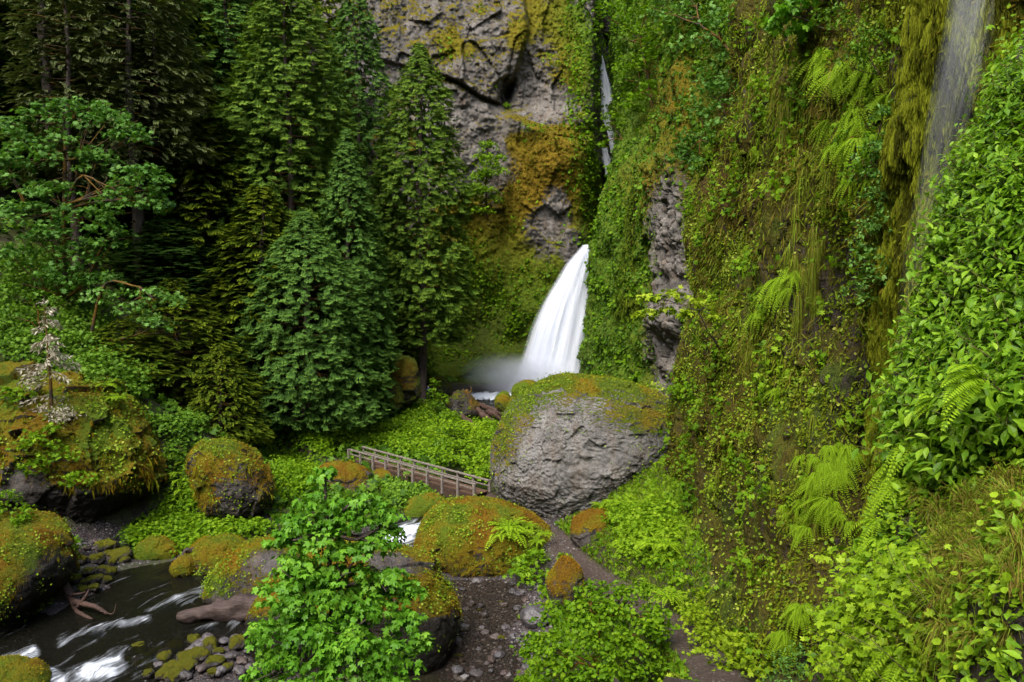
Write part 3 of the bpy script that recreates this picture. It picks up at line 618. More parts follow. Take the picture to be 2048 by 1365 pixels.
boulder([(893,825),(900,795),(925,782),(948,800),(960,825),(940,840),(905,838)], 51.5, .9, 'dark craggy rock among the driftwood by the pool', rel=.5, moss=(.3, .4), hue=.4, seed=48, tuft=500, wet_shadef=lambda x, y: .45+0*x)
# mossy cobbles on the left shore, stones of the gravel bar
M_FRINGE = leaf_mat('moss_fringe', [(.10,.05,.006),(.17,.10,.008),(.20,.17,.010),(.14,.19,.012)], transl=.15, rough=.9, spec=.05)
for lab, nfr, ln_ in [('massive overhanging outcrop with hanging orange moss above the stream', 5200, .55), ('big boulder at the left edge with golden moss over a black hollow', 2200, .32), ('orange mossy hump boulder with a craggy face left of the thicket', 1200, .32),
                  ('large boulder behind the young maple, mossy top and black wet flank', 1500, .26), ('broad low mound boulder under orange and green moss below the footbridge', 1200, .18)]:
    ob, wv, nn_, ff, mo = BOULDERS[lab]; ce = wv[ff].mean(1); fn_ = nn_[ff].mean(1); A_ = np.linalg.norm(np.cross(wv[ff[:, 2]]-wv[ff[:, 0]], wv[ff[:, 3]]-wv[ff[:, 1]]), axis=1)
    wt = A_*np.exp(-((fn_[:, 2]+.05)/.28)**2)*(mo[ff].mean(1) > .32)*(fn_[:, 1] < .4); k = rng.choice(len(ff), nfr, p=wt/wt.sum()); mb = MB(); clmp = .5+fbm(ce[k]*3, 2, 91)
    add_leaves(mb, (L_SPR[0]*np.array([1, .45, 1]), L_SPR[1]), ce[k]-np.array(ob.location)+fn_[k]*.03+rng.normal(size=(nfr, 3))*.03, frames(rng.normal(size=(nfr, 3))*.22+fn_[k]*.25+np.array([0, 0, -1]), fn_[k]+rng.normal(size=(nfr, 3))*.4), ln_*np.clip(clmp, .2, 1.4)*(.4+.8*rng.random(nfr)), rnd=np.clip(.5*clmp+.4*rng.random(nfr)-.05, 0, 1))
    link('hanging_moss', mb.mesh('hanging_moss', M_FRINGE, False), ob)
def stone_mesh(seed, mossy):
    v, f = SPH[14]; s = np.array([1, .8+.3*rng.random(), .55+.2*rng.random()])
    p = v*s; cv, _ = cellrelief(p*1.1+seed*5.3, seed); p = p+v*(cv*.25+fbm(p*1.3+seed, 3, seed)*.22)[:, None]
    mo = np.clip(.25+.9*v[:, 2]+.5*fbm(p*2+seed, 2, seed), 0, 1.2) if mossy else np.zeros(len(v))
    return mesh_np('river_stone', p*.5, f, M_DARKB if mossy else M_STONE, {'moss': mo, 'mhue': np.full(len(v), .62), 'wet': np.full(len(v), .15)})
def stone_mat():
    m, t, out = nt('wet_stone'); co = coords(t); b = node(t, 'ShaderNodeBsdfPrincipled')
    oi = node(t, 'ShaderNodeObjectInfo'); c = ramp(t, oi.outputs['Random'], [(0, (.035,.03,.03)), (.3, (.07,.06,.06)), (.5, (.055,.035,.028)), (.65, (.11,.10,.10)), (.85, (.045,.04,.045)), (1, (.20,.18,.175))])
    n = noise(t, co, 6, 5, .7); c = mixc(t, 1.0, c, ramp(t, n, [(.3, .55), (.7, 1.3)]), 'MULTIPLY')
    L(t, c, b.inputs['Base Color']); b.inputs['Roughness'].default_value = .42; b.inputs['Specular IOR Level'].default_value = .45
    bp = node(t, 'ShaderNodeBump'); bp.inputs['Strength'].default_value = .4; bp.inputs['Distance'].default_value = .1; L(t, n, bp.inputs['Height']); L(t, bp.outputs[0], b.inputs['Normal'])
    L(t, b.outputs[0], out.inputs[0]); return m
M_STONE = stone_mat()
ST_M = [stone_mesh(100+i, True) for i in range(5)]; ST_B = [stone_mesh(120+i, False) for i in range(6)]
def put_stone(px_, py_, size, mossy, label, group, zoff=.05, name='river_stone'):
    g = G(px_, py_, 0.1)
    for _ in range(6):
        zz = float(height(np.array([g[0]]), np.array([g[1]]))[0]); _, ic = dist_poly(np.array([g[0]]), np.array([g[1]]), CL); 
        g = G(px_, py_, zz*.7+g[2]*.3)
    o = link(name, random.choice(ST_M if mossy else ST_B), loc=(g[0], g[1], zz+size*.12+zoff), label=label, cat='stone', group=group)
    o.rotation_euler = (random.uniform(-.2, .2), random.uniform(-.2, .2), random.uniform(0, 6.28)); s = size; o.scale = (s*random.uniform(.85, 1.2), s, s*random.uniform(.8, 1.1)); return o
for (x, y, s) in [(140,1145,.55),(160,1128,.5),(178,1150,.6),(195,1125,.6),(205,1145,.5),(222,1150,.55),(150,1165,.5),(170,1170,.4),(190,1165,.55),(212,1165,.4),(165,1185,.5),(188,1182,.5),(225,1130,.4),(218,1110,.4),(250,1125,.4),(138,1160,.5),(240,1117,.75),(215,1100,.9)]:
    put_stone(x, y, s, True, 'yellow green moss covered cobble heaped on the left shore of the dark pool', 'mossy cobbles on the left shore', .05, 'mossy_stone')
for (x, y, s) in [(277,1312,.62),(290,1325,.42),(282,1340,.55),(258,1335,.4),(310,1312,.4),(330,1327,.5),(300,1343,.3),(312,1308,.35),(352,1302,.45),(375,1325,.5),(395,1320,.5),(372,1345,.55),(345,1345,.45),(402,1318,.5),(430,1335,.55),(390,1290,.45),(420,1300,.55),(437,1312,.35),(478,1298,.62),(296,1357,.4),(350,1362,.5),(425,1355,.35),(330,1358,.45),(455,1345,.35)]:
    put_stone(x, y, s, True, 'cobble with lime moss patches on the bar left of the young maple', 'moss patched cobbles on the bar', .1)
for (x, y, s) in [(282,1335,.6),(356,1280,.5),(400,1302,.5),(415,1285,.4),(385,1310,.45),(330,1318,.45),(462,1320,.4),(440,1352,.4),(485,1330,.35),(470,1285,.35),(500,1310,.35),(480,1350,.4),(318,1338,.3),(405,1345,.35),(450,1290,.3),(370,1360,.4),(500,1345,.35),(262,1352,.3),(440,1325,.35),(340,1300,.3)]:
    put_stone(x, y, s, False, 'bare grey cobble on the bar left of the young maple', 'bare cobbles on the bar', .08)
put_stone(1070, 1248, 1.05, False, 'largest rounded tan stone beside the bushy shrub on the gravel', None, .08)
rs = random.Random(3)
for k in range(110):
    x = rs.uniform(905, 1110); y = rs.uniform(1160, 1365)
    if y > 1160+(x-905)*.75+150 or x < 915+(y-1250)*.0: pass
    put_stone(x, y, rs.choice([.12,.15,.18,.22,.3,.36]), rs.random() < .06, 'small flat stone lying in the wet gravel between the boulder and the bushy shrub', 'small stones in the wet gravel', .0)
for k in range(26):
    put_stone(rs.uniform(140, 230), rs.uniform(1080, 1105), rs.uniform(.15, .35), False, 'small grey stone scattered above the mossy cobbles on the left shore', 'grey stones above the mossy cobbles', .0)
# gravel as a mass
mb = MB(); N = 26000
gp = np.stack([rng.uniform(-3.2, 2.2, N), rng.uniform(18.5, 27.6, N)], -1)
gq, gw = proj(np.c_[gp, np.full(N, .1)]); keep = (gq > 895) & (gq < 1180) & (gw > 1140); gp = gp[keep]
gp2 = np.stack([rng.uniform(-14, -6, 9000), rng.uniform(18, 24.5, 9000)], -1); q, w_ = proj(np.c_[gp2, np.zeros(len(gp2))]); gp2 = gp2[(q > 230) & (q < 560) & (w_ > 1265)]
gp3 = np.stack([rng.uniform(-11, -6, 6000), rng.uniform(28, 33, 6000)], -1)
gp4 = np.stack([rng.uniform(-17, -9.5, 9000), rng.uniform(25.5, 33, 9000)], -1); dq, iq = dist_poly(gp4[:, 0], gp4[:, 1], CL); gp4 = gp4[dq > CL[iq, 3]*.93]
gp5 = np.stack([rng.uniform(-.5, 4.5, 5000), rng.uniform(28, 34, 5000)], -1)
gp = np.r_[gp, gp2, gp3[::3], gp4, gp5]; gz = height(gp[:, 0], gp[:, 1]); N = len(gp)
tv = np.array([[-.5,-.3,0],[.3,-.45,0],[.5,.2,0],[-.2,.45,0],[-.2,-.15,.3],[.2,.05,.33]]); tf = [np.array([[0,1,4],[1,5,4],[1,2,5],[2,3,5],[3,4,5],[3,0,4]])]
R_ = frames(rng.normal(size=(N, 3))*np.array([1, 1, .15]), np.tile([0, 0, 1.0], (N, 1))+rng.normal(size=(N, 3))*.2)
v, f = inst(tv, tf, np.c_[gp, gz-.01], R_, .03+.10*rng.random(N)**2.5); mb.add(v, f, rnd=np.repeat(rng.random(N), 6))
M_GRAV = leaf_mat('gravel_stone', [(.022,.019,.020),(.042,.036,.036),(.060,.051,.050),(.055,.034,.027),(.04,.036,.036),(.16,.15,.145)], transl=0, rough=.5, spec=.4, patch=0)
link('gravel', mb.mesh('gravel', M_GRAV, False), kind='stuff', label='loose wet pebbles of the gravel bar', cat='gravel')
# ================================================================== WATER
def water_mat():
    m, t, out = nt('stream_water'); b = node(t, 'ShaderNodeBsdfPrincipled')
    cx = node(t, 'ShaderNodeCombineXYZ'); L(t, attr(t, 'fu'), cx.inputs[0]); L(t, attr(t, 'fv'), cx.inputs[1])
    s = noise(t, cx.outputs[0], 1.0, 6, .62, .9); co = coords(t)
    f = mth(t, 'ADD', attr(t, 'foam'), mth(t, 'MULTIPLY', mth(t, 'SUBTRACT', s, .5), 2.3))
    fm = ramp(t, f, [(.28, 0), (.65, .2), (1.3, 1)])
    c = mixc(t, fm, (.006,.006,.004), (.60,.64,.70)); L(t, c, b.inputs['Base Color'])
    L(t, mth(t, 'ADD', mth(t, 'MULTIPLY', fm, .5), .12), b.inputs['Roughness']); b.inputs['Specular IOR Level'].default_value = .18
    bp = node(t, 'ShaderNodeBump'); bp.inputs['Strength'].default_value = .3; bp.inputs['Distance'].default_value = .12
    L(t, mth(t, 'ADD', s, mth(t, 'MULTIPLY', noise(t, co, 2.2, 3, .5), .5)), bp.inputs['Height']); L(t, bp.outputs[0], b.inputs['Normal'])
    tr = node(t, 'ShaderNodeBsdfTransparent'); tr.inputs[0].default_value = (.82,.78,.72,1)
    mx = node(t, 'ShaderNodeMixShader'); L(t, mth(t, 'MULTIPLY', mth(t, 'SUBTRACT', 1.0, fm), attr(t, 'clear')), mx.inputs[0])
    L(t, b.outputs[0], mx.inputs[1]); L(t, tr.outputs[0], mx.inputs[2]); L(t, mx.outputs[0], out.inputs[0]); return m
M_WATER = water_mat()
CW = bez(CREEK, 900); tt = norm(np.gradient(CW[:, :2], axis=0)); nx = np.stack([-tt[:, 1], tt[:, 0]], -1)
cs = np.linspace(-1.35, 1.35, 70); seg = np.r_[0, np.cumsum(np.linalg.norm(np.diff(CW[:, :2], axis=0), axis=1))]
Wt = np.zeros((900, 70, 3)); Wt[..., :2] = CW[:, None, :2]+nx[:, None]*(CW[:, 3:4]*cs)[..., None]; Wt[..., 2] = CW[:, None, 2]
wx, wy = proj(Wt)
foamcap = .8
def strk(x0, y0, x1, y1, w, a):   # streak between two photo points
    dx, dy = x1-x0, y1-y0; l = math.hypot(dx, dy); ux, uy = dx/l, dy/l
    s = (wx-x0)*ux+(wy-y0)*uy; d = -(wx-x0)*uy+(wy-y0)*ux
    w = w*1.45; return a*np.exp(-(d/w)**2)*sst(-12, 12, s)*sst(l+12, l-12, s)
foam = np.zeros(wx.shape)
for a in [(425,1172,355,1205,9,.62),(360,1200,290,1222,9,.5),(300,1238,242,1250,6,.85),(245,1247,180,1268,7,.8),(180,1268,110,1288,9,.7),(75,1305,0,1330,12,.9),(80,1296,60,1320,10,.6),(265,1292,215,1310,8,.45),
          (250,1330,170,1345,12,.8),(255,1322,200,1326,6,.6),(230,1340,90,1368,14,.9),(95,1338,120,1362,8,.7),(440,1250,380,1262,4,.5),(480,1245,420,1258,4,.45),(340,1285,300,1292,4,.5),(370,1118,300,1128,4,.3),(300,1338,260,1362,8,.4)]:
    foam = foam+.78*strk(*a)*(Wt[..., 1] < 29)
foam = foam+1.25*blob(wx, wy, 925, 1003, 55, 12, 10)*(Wt[..., 1] > 33)*(Wt[..., 1] < 39)+1.2*blob(wx, wy, 800, 1075, 60, 22, -25)*(Wt[..., 1] > 29.5)*(Wt[..., 1] < 34)
foam = foam+.9*blob(wx, wy, 985, 795, 50, 6)*(Wt[..., 1] > 50)+.55*(Wt[..., 1] > 57)
wob = fbm(np.stack([Wt[..., 0]*1.5, Wt[..., 1]*1.5, 0*Wt[..., 0]], -1), 4, 90)
Wt[..., 2] += wob*.05+np.clip(foam, 0, 1)*.10*(1+wob)
foam = np.where(Wt[..., 1] < 29, np.minimum(foam, .82), foam)
deepc = blob(wx, wy, 330, 1160, 150, 60)
clear = np.clip(.2*(Wt[..., 1] < 27)-.3*deepc+.45*blob(wx, wy, 430, 1330, 120, 50), 0, 1)+0*wx
fu = np.broadcast_to(CW[:, 3:4]*cs*3.2, wx.shape); fv = np.broadcast_to(seg[:, None]*.75, wx.shape)
me = mesh_np('water', Wt.reshape(-1, 3), grid_faces(900, 70), M_WATER, {'foam': foam.ravel(), 'fu': fu.ravel(), 'fv': fv.ravel(), 'clear': clear.ravel()})
link('water', me, kind='structure')
# thin sheet of water over the gravel
xx, yy = np.meshgrid(np.linspace(-4, 6.5, 60), np.linspace(15, 27.4, 70), indexing='ij')
zz = .075+.02*(yy-22)*.6+fbm(np.stack([xx, yy, xx*0], -1), 3, 4)*.01
sh = np.stack([xx, yy, zz], -1)
me = mesh_np('shallow_water', sh.reshape(-1, 3), grid_faces(60, 70, True), M_WATER, {'foam': np.full(zz.size, -.8), 'fu': xx.ravel()*2, 'fv': yy.ravel()*2, 'clear': np.full(zz.size, .8)})
link('shallow_water', me, kind='structure')
# ------------------------------------------------------------------ falls
def fall_mat(name, dens, tint=(.86,.89,.96), soft=.18, vs=1.0, us=1.0, cst=2.2):
    m, t, out = nt(name); b = node(t, 'ShaderNodeBsdfPrincipled'); u = attr(t, 'fu'); v = attr(t, 'fv')
    cx = node(t, 'ShaderNodeCombineXYZ'); L(t, mth(t, 'MULTIPLY', u, 26*us), cx.inputs[0]); L(t, mth(t, 'MULTIPLY', v, 1.6*vs), cx.inputs[1]); L(t, attr(t, 'layer'), cx.inputs[2])
    s = noise(t, cx.outputs[0], 1.0, 5, .6, .15)
    ed = mth(t, 'MULTIPLY', mth(t, 'MULTIPLY', u, mth(t, 'SUBTRACT', 1.0, u)), 4.0)
    a = mth(t, 'ADD', mth(t, 'MULTIPLY', mth(t, 'POWER', mth(t, 'MAXIMUM', ed, .0001), .55), 1.25), mth(t, 'MULTIPLY', mth(t, 'SUBTRACT', s, .52), cst))
    a = mth(t, 'MULTIPLY', mth(t, 'MULTIPLY', ramp(t, a, [(soft, 0), (soft+.6, 1)]), attr(t, 'dens')), dens, clamp=True)
    c = ramp(t, s, [(.32, (tint[0]*.80, tint[1]*.83, tint[2]*.88)), (.55, tint)])
    L(t, c, b.inputs['Base Color']); b.inputs['Roughness'].default_value = .6; b.inputs['Specular IOR Level'].default_value = .15
    tl = node(t, 'ShaderNodeBsdfTranslucent'); L(t, c, tl.inputs[0]); m1 = node(t, 'ShaderNodeMixShader'); m1.inputs[0].default_value = .35
    L(t, b.outputs[0], m1.inputs[1]); L(t, tl.outputs[0], m1.inputs[2])
    tr = node(t, 'ShaderNodeBsdfTransparent'); mx = node(t, 'ShaderNodeMixShader'); L(t, a, mx.inputs[0]); L(t, tr.outputs[0], mx.inputs[1]); L(t, m1.outputs[0], mx.inputs[2])
    L(t, mx.outputs[0], out.inputs[0]); return m
def fall(name, rows, mat, bulge, label, layers=((0, 0, 1),), U=140, V=48, dens=None):
    """rows: py, left px, right px, Y"""
    rows = np.array(rows, float); t = cr_matrix(len(rows), U) @ rows; mb = MB()
    u = np.linspace(0, 1, V)
    for k, (dy, ex, dn) in enumerate(layers):
        x = t[:, 1:2]-ex+(t[:, 2:3]-t[:, 1:2]+2*ex)*u; yy = t[:, 3:4]-bulge*np.sin(np.pi*u)-dy+0*x
        q = P(x, t[:, 0:1]+0*x, yy)
        q = q+np.array([0, 1, 0])*(fbm(np.stack([u[None]*9+0*x, t[:, 0:1]*.006+0*x, k+0*x], -1), 3, 17)*bulge*.35)[..., None]
        dd = np.interp(np.linspace(0, 1, U), [0, 1], [1, 1]) if dens is None else np.interp(np.linspace(0, 1, U), *dens)
        mb.add(q.reshape(-1, 3), grid_faces(U, V), fu=np.tile(u, U), fv=np.repeat(t[:, 0]*.01, V), layer=k*7.0, dens=np.repeat(dd*dn, V))
    return link(name, mb.mesh(name, mat), label=label, cat='waterfall')
fall('waterfall', [(490,1172,1184,65),(500,1163,1184,64.2),(528,1138,1182,63.8),(560,1118,1179,63.5),(600,1093,1177,63.2),(650,1070,1173,62.8),(700,1053,1167,62.4),(745,1036,1162,62),(790,1010,1170,61.4)],
     fall_mat('falling_water', 1.0, vs=.4, us=.8, cst=.7), .8, 'tall white plunge of water curving down into the pool behind the huge boulder', layers=((0, -2, 1), (.35, 3, .8), (.7, 8, .35)))
fall('upper_cascade', [(84,1182,1196,73.5),(110,1186,1205,73),(160,1189,1218,72.6),(215,1197,1230,72.2),(262,1213,1240,72),(320,1224,1244,71.8),(350,1230,1246,71.6)],
     fall_mat('thin_cascade', 1.0, soft=.1, us=.35, vs=2), .2, 'thin upper waterfall threading down the dark slot above the main fall')
fall('lower_chute', [(296,1200,1216,71.8),(318,1202,1222,71.4),(335,1208,1222,71),(352,1210,1220,70.6)], fall_mat('small_cascade', .7, soft=.45, us=.4, vs=5), .2, 'short white chute in the slot below the thin upper waterfall')
fall('veil_waterfall', [(-60,1915,2010,12.6),(60,1898,1985,12.45),(150,1882,1962,12.35),(260,1860,1932,12.3),(380,1838,1906,12.3),(500,1820,1890,12.3),(760,1790,1865,12.2)],
     fall_mat('water_veil', .095, soft=.05, us=1.0, vs=.3, cst=1.6), .25, 'faint misty veil of water falling over the moss curtain on the right wall', layers=((0, 0, 1), (.15, 12, .5)), dens=([0, .1, .35, .6, 1], [1.1, 1.1, .8, .5, .15]))
# mist
def mist(name, c, r, dens, label):
    v, f = SPH[14]; o = link(name, mesh_np(name, v, f, None), loc=c, label=label, cat='mist', kind='stuff'); o.scale = r
    m, t, out = nt(name); pv = node(t, 'ShaderNodeVolumePrincipled'); pv.inputs['Color'].default_value = (.9,.93,1,1); pv.inputs['Anisotropy'].default_value = .1
    co = coords(t); ln = node(t, 'ShaderNodeVectorMath', operation='LENGTH'); L(t, co, ln.inputs[0])
    fo = ramp(t, ln.outputs['Value'], [(0, 1), (.45, .45), (.95, 0)]); n = noise(t, co, 1.8, 3, .5)
    L(t, mth(t, 'MULTIPLY', mth(t, 'MULTIPLY', fo, ramp(t, n, [(.3, .4), (.65, 1.3)])), dens), pv.inputs['Density']); L(t, pv.outputs[0], out.inputs['Volume'])
    o.data.materials.append(m); return o
mist('mist', P(1075, 768, 60.4), (4.6, 2.4, 2.4), .9, 'pale spray drifting at the foot of the main fall')
mist('mist', P(1010, 745, 60.2), (3.9, 2.2, 1.7), .6, 'thin spray spreading left over the plunge pool')
# ================================================================== FOOTBRIDGE
M_BW = wood_mat('weathered_bridge_wood', (.055,.043,.034), (.27,.235,.205), (5, 5, 5), bump=.5)
M_BR = wood_mat('rusty_bridge_beam', (.022,.014,.010), (.065,.040,.028), (3, 3, 3), bump=.4)
M_DK = wood_mat('deck_wood', (.05,.030,.020), (.13,.075,.048), (4, 4, 4), bump=.5)
ZD = 1.30
A0 = G(951, 991, ZD); A1 = G(700, 918, ZD); Bc = G(976.5, 984, ZD)
ax = norm(A1-A0); bl = np.linalg.norm(A1-A0); side = norm(np.cross([0, 0, 1.0], ax)); 
if np.dot(side, Bc-A0) < 0: side = -side
wd = abs(np.dot(Bc-A0, side)); wd = max(wd, .75)
br = bpy.data.objects.new('footbridge', None); COL.objects.link(br); mid = (A0+A1)/2+side*wd/2
br.location = mid; br['label'] = 'weathered wooden footbridge with post and rail sides crossing the stream'; br['category'] = 'bridge'
def bpart(name, mb, mat, lab=None):
    return link(name, mb.mesh(name, mat, False), br, label=lab)
def loc(a, s, z): return A0+ax*a*bl+side*s*wd+np.array([0, 0, z])-mid
for s in (0, 1):
    mb = MB(); box(mb, loc(.5, s, -.23), bl*1.02, .10, .46, ax); bpart('beam', mb, M_BR)
mb = MB(); n = 62
for i in range(n):
    box(mb, loc((i+.5)/n, .5, .02+random.uniform(-.006, .006)), wd+.04, bl/n*.9, .045, side, bev=.006)
bpart('deck', mb, M_DK)
for s in (0, 1):
    sg = -1 if s == 0 else 1
    for i in range(10):
        mb = MB(); box(mb, loc(i/9, s, .10)+side*sg*.085, .86, .10, .11, (0, 0, 1), ax, bev=.01); bpart('post', mb, M_BW)
    for z, h_ in ((.50, .07), (.27, .05)):
        mb = MB(); box(mb, loc(.5, s, z)+side*sg*(.02 if z < .5 else .03), bl*1.01, .035 if z < .5 else .09, h_, ax, bev=.008); bpart('rail', mb, M_BW)
# ================================================================== LOGS and driftwood
M_LOG = wood_mat('wet_log', (.03,.018,.015), (.09,.066,.058), (1.2, 5, 5), rough=.6, bump=.9)
M_DRY = wood_mat('driftwood', (.022,.013,.010), (.085,.050,.038), (3, 3, 3), rough=.7, bump=.6)
M_BARK = wood_mat('conifer_bark', (.026,.019,.016), (.12,.092,.078), (5, 5, 1.1), bump=.8)
M_MBARK = wood_mat('mossy_bark', (.02,.015,.01), (.06,.045,.03), (4, 4, 1.5), bump=.8, moss=(.11,.06,.008))
def log(p0, p1, r0, r1, name, label, mat=M_LOG, bend=.05, group=None, parts=None):
    p0 = np.array(p0); p1 = np.array(p1); mb = MB(); t = np.linspace(0, 1, 18)[:, None]; c = (p0+p1)/2
    pp = p0*(1-t)+p1*t+np.array([0, 0, 1])*np.sin(np.pi*t)*bend-c
    tube(mb, pp, np.interp(t[:, 0], [0, .04, 1], [r0*.85, r0, r1]), 18, .55, random.random()*9)
    return link(name, mb.mesh(name, mat), loc=c, label=label, cat='log', group=group)
log(G(356, 1234, .22), G(545, 1213, .42), .16, .42, 'fallen_log', 'thick grey brown log lying in the stream below the lime flecked boulder')
def branchy(name, stems, mat, label, cat='driftwood'):
    c = np.mean([s[0][0] for s in stems], axis=0); root = bpy.data.objects.new(name, None); COL.objects.link(root); root.location = c; root['label'] = label; root['category'] = cat
    for i, (p, r0, r1) in enumerate(stems):
        mb = MB(); q = bez(p, 14)-c; tube(mb, q, np.linspace(r0, r1, 14), 9, .3, i*3.3); link('trunk' if i == 0 else 'branch', mb.mesh('branch', mat), root)
    return root
D = 25.6
branchy('driftwood_snag', [([P(118,1135,26.2), P(132,1175,26), P(148,1205,25.5), P(160,1235,25)], .15, .10), ([P(150,1205,25.2), P(185,1212,24.8), P(215,1228,24.6)], .10, .05), ([P(155,1215,25), P(170,1195,25), P(178,1180,25.1)], .07, .02),
        ([P(152,1222,25), P(175,1235,24.6), P(190,1242,24.5)], .07, .03), ([P(200,1222,24.6), P(225,1228,24.6), P(232,1208,24.7)], .03, .008), ([P(140,1190,25.6), P(160,1188,25.4), P(172,1184,25.4)], .05, .02)], M_DRY, 'reddish driftwood snag of broken roots under the dark overhang at the left')
branchy('bent_root', [([P(392,1108,28.4), P(372,1100,28.2), P(362,1120,28), P(358,1140,27.9)], .07, .05), ([P(372,1104,28.2), P(390,1095,28.5), P(410,1083,28.9)], .05, .03)], M_LOG, 'bent mossy root arching beside the small lime mossy rock')
for i, (a, b_, r, l) in enumerate([((955,820,51), (1000,862,48.5), .22, 'grey log sloping down from the craggy rock by the pool'), ((975,822,51), (1018,848,48.5), .14, 'slender peeled log lying across the driftwood pile'),
        ((978,826,50.5), (1020,832,49.5), .18, 'short log wedged under the squat olive boulder'), ((922,832,49.5), (955,856,47.5), .14, 'bleached broken log end sticking out of the thicket'), ((950,808,52.5), (995,822,51.2), .16, 'dark log floating at the rim of the plunge pool')]):
    log(P(*a), P(*b_), r, r*.75, 'driftwood_log', l, M_DRY, .02)
branchy('stump', [([P(945,826,51), P(940,800,51), P(932,780,51)], .22, .12), ([P(940,800,51), P(930,786,51), P(926,778,51)], .1, .04), ([P(938,790,51), P(943,780,51), P(940,772,51)], .09, .03)], M_MBARK, 'ragged orange mossy stump standing in the driftwood by the pool', 'stump')
# path timber edge
log(G(1285, 1228, 1.2), G(1352, 1268, 1.35), .10, .09, 'path_edge_log', 'brown retaining log along the lower edge of the path', M_DRY, .02)
# ================================================================== PEOPLE (far off, partly hidden)
def person(foot, h, face, jacket, label, lean=0.0):
    """one skinned body, standing"""
    s = h/1.75
    J = {'pel': (0,0,.95), 'abd': (0,lean*.3,1.12), 'chest': (0,lean*.6,1.34), 'neck': (0,lean*.8,1.50), 'head': (0,lean+.02,1.62), 'top': (0,lean+.02,1.72),
         'hl': (-.10,0,.90), 'kl': (-.11,.03,.50), 'al': (-.11,-.02,.09), 'tl': (-.12,.14,.03), 'hr': (.10,0,.90), 'kr': (.11,.03,.50), 'ar': (.11,-.02,.09), 'tr': (.12,.14,.03),
         'sl': (-.19,lean*.7,1.42), 'el': (-.25,lean*.7+.04,1.14), 'wl': (-.14,lean+.26,1.22), 'fl': (-.06,lean+.32,1.30), 'sr': (.19,lean*.7,1.42), 'er': (.25,lean*.7+.04,1.14), 'wr': (.14,lean+.26,1.22), 'fr': (.06,lean+.32,1.30)}
    Rr = {'pel':.15,'abd':.14,'chest':.16,'neck':.06,'head':.10,'top':.075,'hl':.10,'kl':.065,'al':.045,'tl':.04,'hr':.10,'kr':.065,'ar':.045,'tr':.04,'sl':.07,'el':.05,'wl':.035,'fl':.035,'sr':.07,'er':.05,'wr':.035,'fr':.035}
    E = [('pel','abd'),('abd','chest'),('chest','neck'),('neck','head'),('head','top'),('pel','hl'),('hl','kl'),('kl','al'),('al','tl'),('pel','hr'),('hr','kr'),('kr','ar'),('ar','tr'),('chest','sl'),('sl','el'),('el','wl'),('wl','fl'),('chest','sr'),('sr','er'),('er','wr'),('wr','fr')]
    ks = list(J); me = bpy.data.meshes.new('person'); me.from_pydata([tuple(c*s for c in J[k]) for k in ks], [(ks.index(a), ks.index(b)) for a, b in E], [])
    o = link('person', me, loc=foot, label=label, cat='person'); o.rotation_euler = (0, 0, face)
    sk = o.modifiers.new('s', 'SKIN')
    for i, k in enumerate(ks): me.skin_vertices[0].data[i].radius = (Rr[k]*s*(1.15 if k in ('chest','pel') else 1), Rr[k]*s)
    me.skin_vertices[0].data[0].use_root = True
    o.modifiers.new('b', 'SUBSURF').render_levels = 2
    m, t, out = nt('clothed_body'); b = node(t, 'ShaderNodeBsdfPrincipled'); sp = node(t, 'ShaderNodeSeparateXYZ'); L(t, node(t, 'ShaderNodeTexCoord').outputs['Object'], sp.inputs[0])
    z = mth(t, 'DIVIDE', sp.outputs[2], 1.8*s); c = ramp(t, z, [(0, (.02,.02,.02)), (.06, (.02,.025,.045)), (.54, jacket), (.845, (.42,.25,.18))], 'CONSTANT'); L(t, c, b.inputs['Base Color']); b.inputs['Roughness'].default_value = .9
    L(t, b.outputs[0], out.inputs[0]); me.materials.append(m)
    v, f = SPH[14]; hp = v*np.array([.105,.115,.10])*s+np.array([0, lean, 1.665])*s; hp = hp[:]; mk, t, out = nt('hat_cloth'); b = node(t, 'ShaderNodeBsdfPrincipled'); b.inputs['Base Color'].default_value = (.03,.03,.04,1); L(t, b.outputs[0], out.inputs[0])
    keepf = f[(v[f][:, :, 2].mean(1) > .15)]
    link('hair', mesh_np('hair', hp, keepf, mk), o)
    return o
fp = P(787, 727, 50.5)
person(fp, .86, 2.6, (.012,.014,.022), 'person in dark jacket standing on the dark rocks left of the tall cedar trunk')
fp = P(858, 797, 51.2)
person(fp, .82, 2.0, (.03,.05,.16), 'person in blue jacket bending behind the leafy sapling at the cedar foot', lean=.10)
# ================================================================== FOLIAGE
M_CED = leaf_mat('cedar_spray', [(.026,.055,.007),(.060,.115,.012),(.105,.18,.018),(.19,.28,.030)], transl=.22, rough=.6, spec=.15, patch=.12)
M_CED2 = leaf_mat('bright_cedar_spray', [(.020,.050,.009),(.050,.112,.018),(.088,.178,.028),(.16,.28,.045)], transl=.25, rough=.6, spec=.15, patch=.12)
M_HEM = leaf_mat('hemlock_spray', [(.022,.042,.004),(.052,.088,.006),(.10,.145,.008),(.20,.25,.014)], transl=.22, rough=.6, spec=.15, patch=.12)
M_SPR = leaf_mat('lichened_spray', [(.06,.082,.028),(.098,.128,.044),(.135,.165,.058),(.18,.205,.08)], transl=.12, rough=.75, spec=.1, patch=.15)
M_DEAD = leaf_mat('grey_lichen_twig', [(.20,.17,.12),(.34,.31,.23),(.48,.45,.36)], transl=.1, rough=.9, spec=.05)
M_LB = leaf_mat('bright_leaf', [(.036,.095,.003),(.080,.170,.005),(.135,.245,.008),(.23,.35,.016)], transl=.33, spec=.2, patch=.2, pscale=.7)
M_LY = leaf_mat('yellow_green_leaf', [(.07,.125,.004),(.13,.21,.006),(.21,.30,.012),(.32,.41,.03)], transl=.33, spec=.2, patch=.2, pscale=.7)
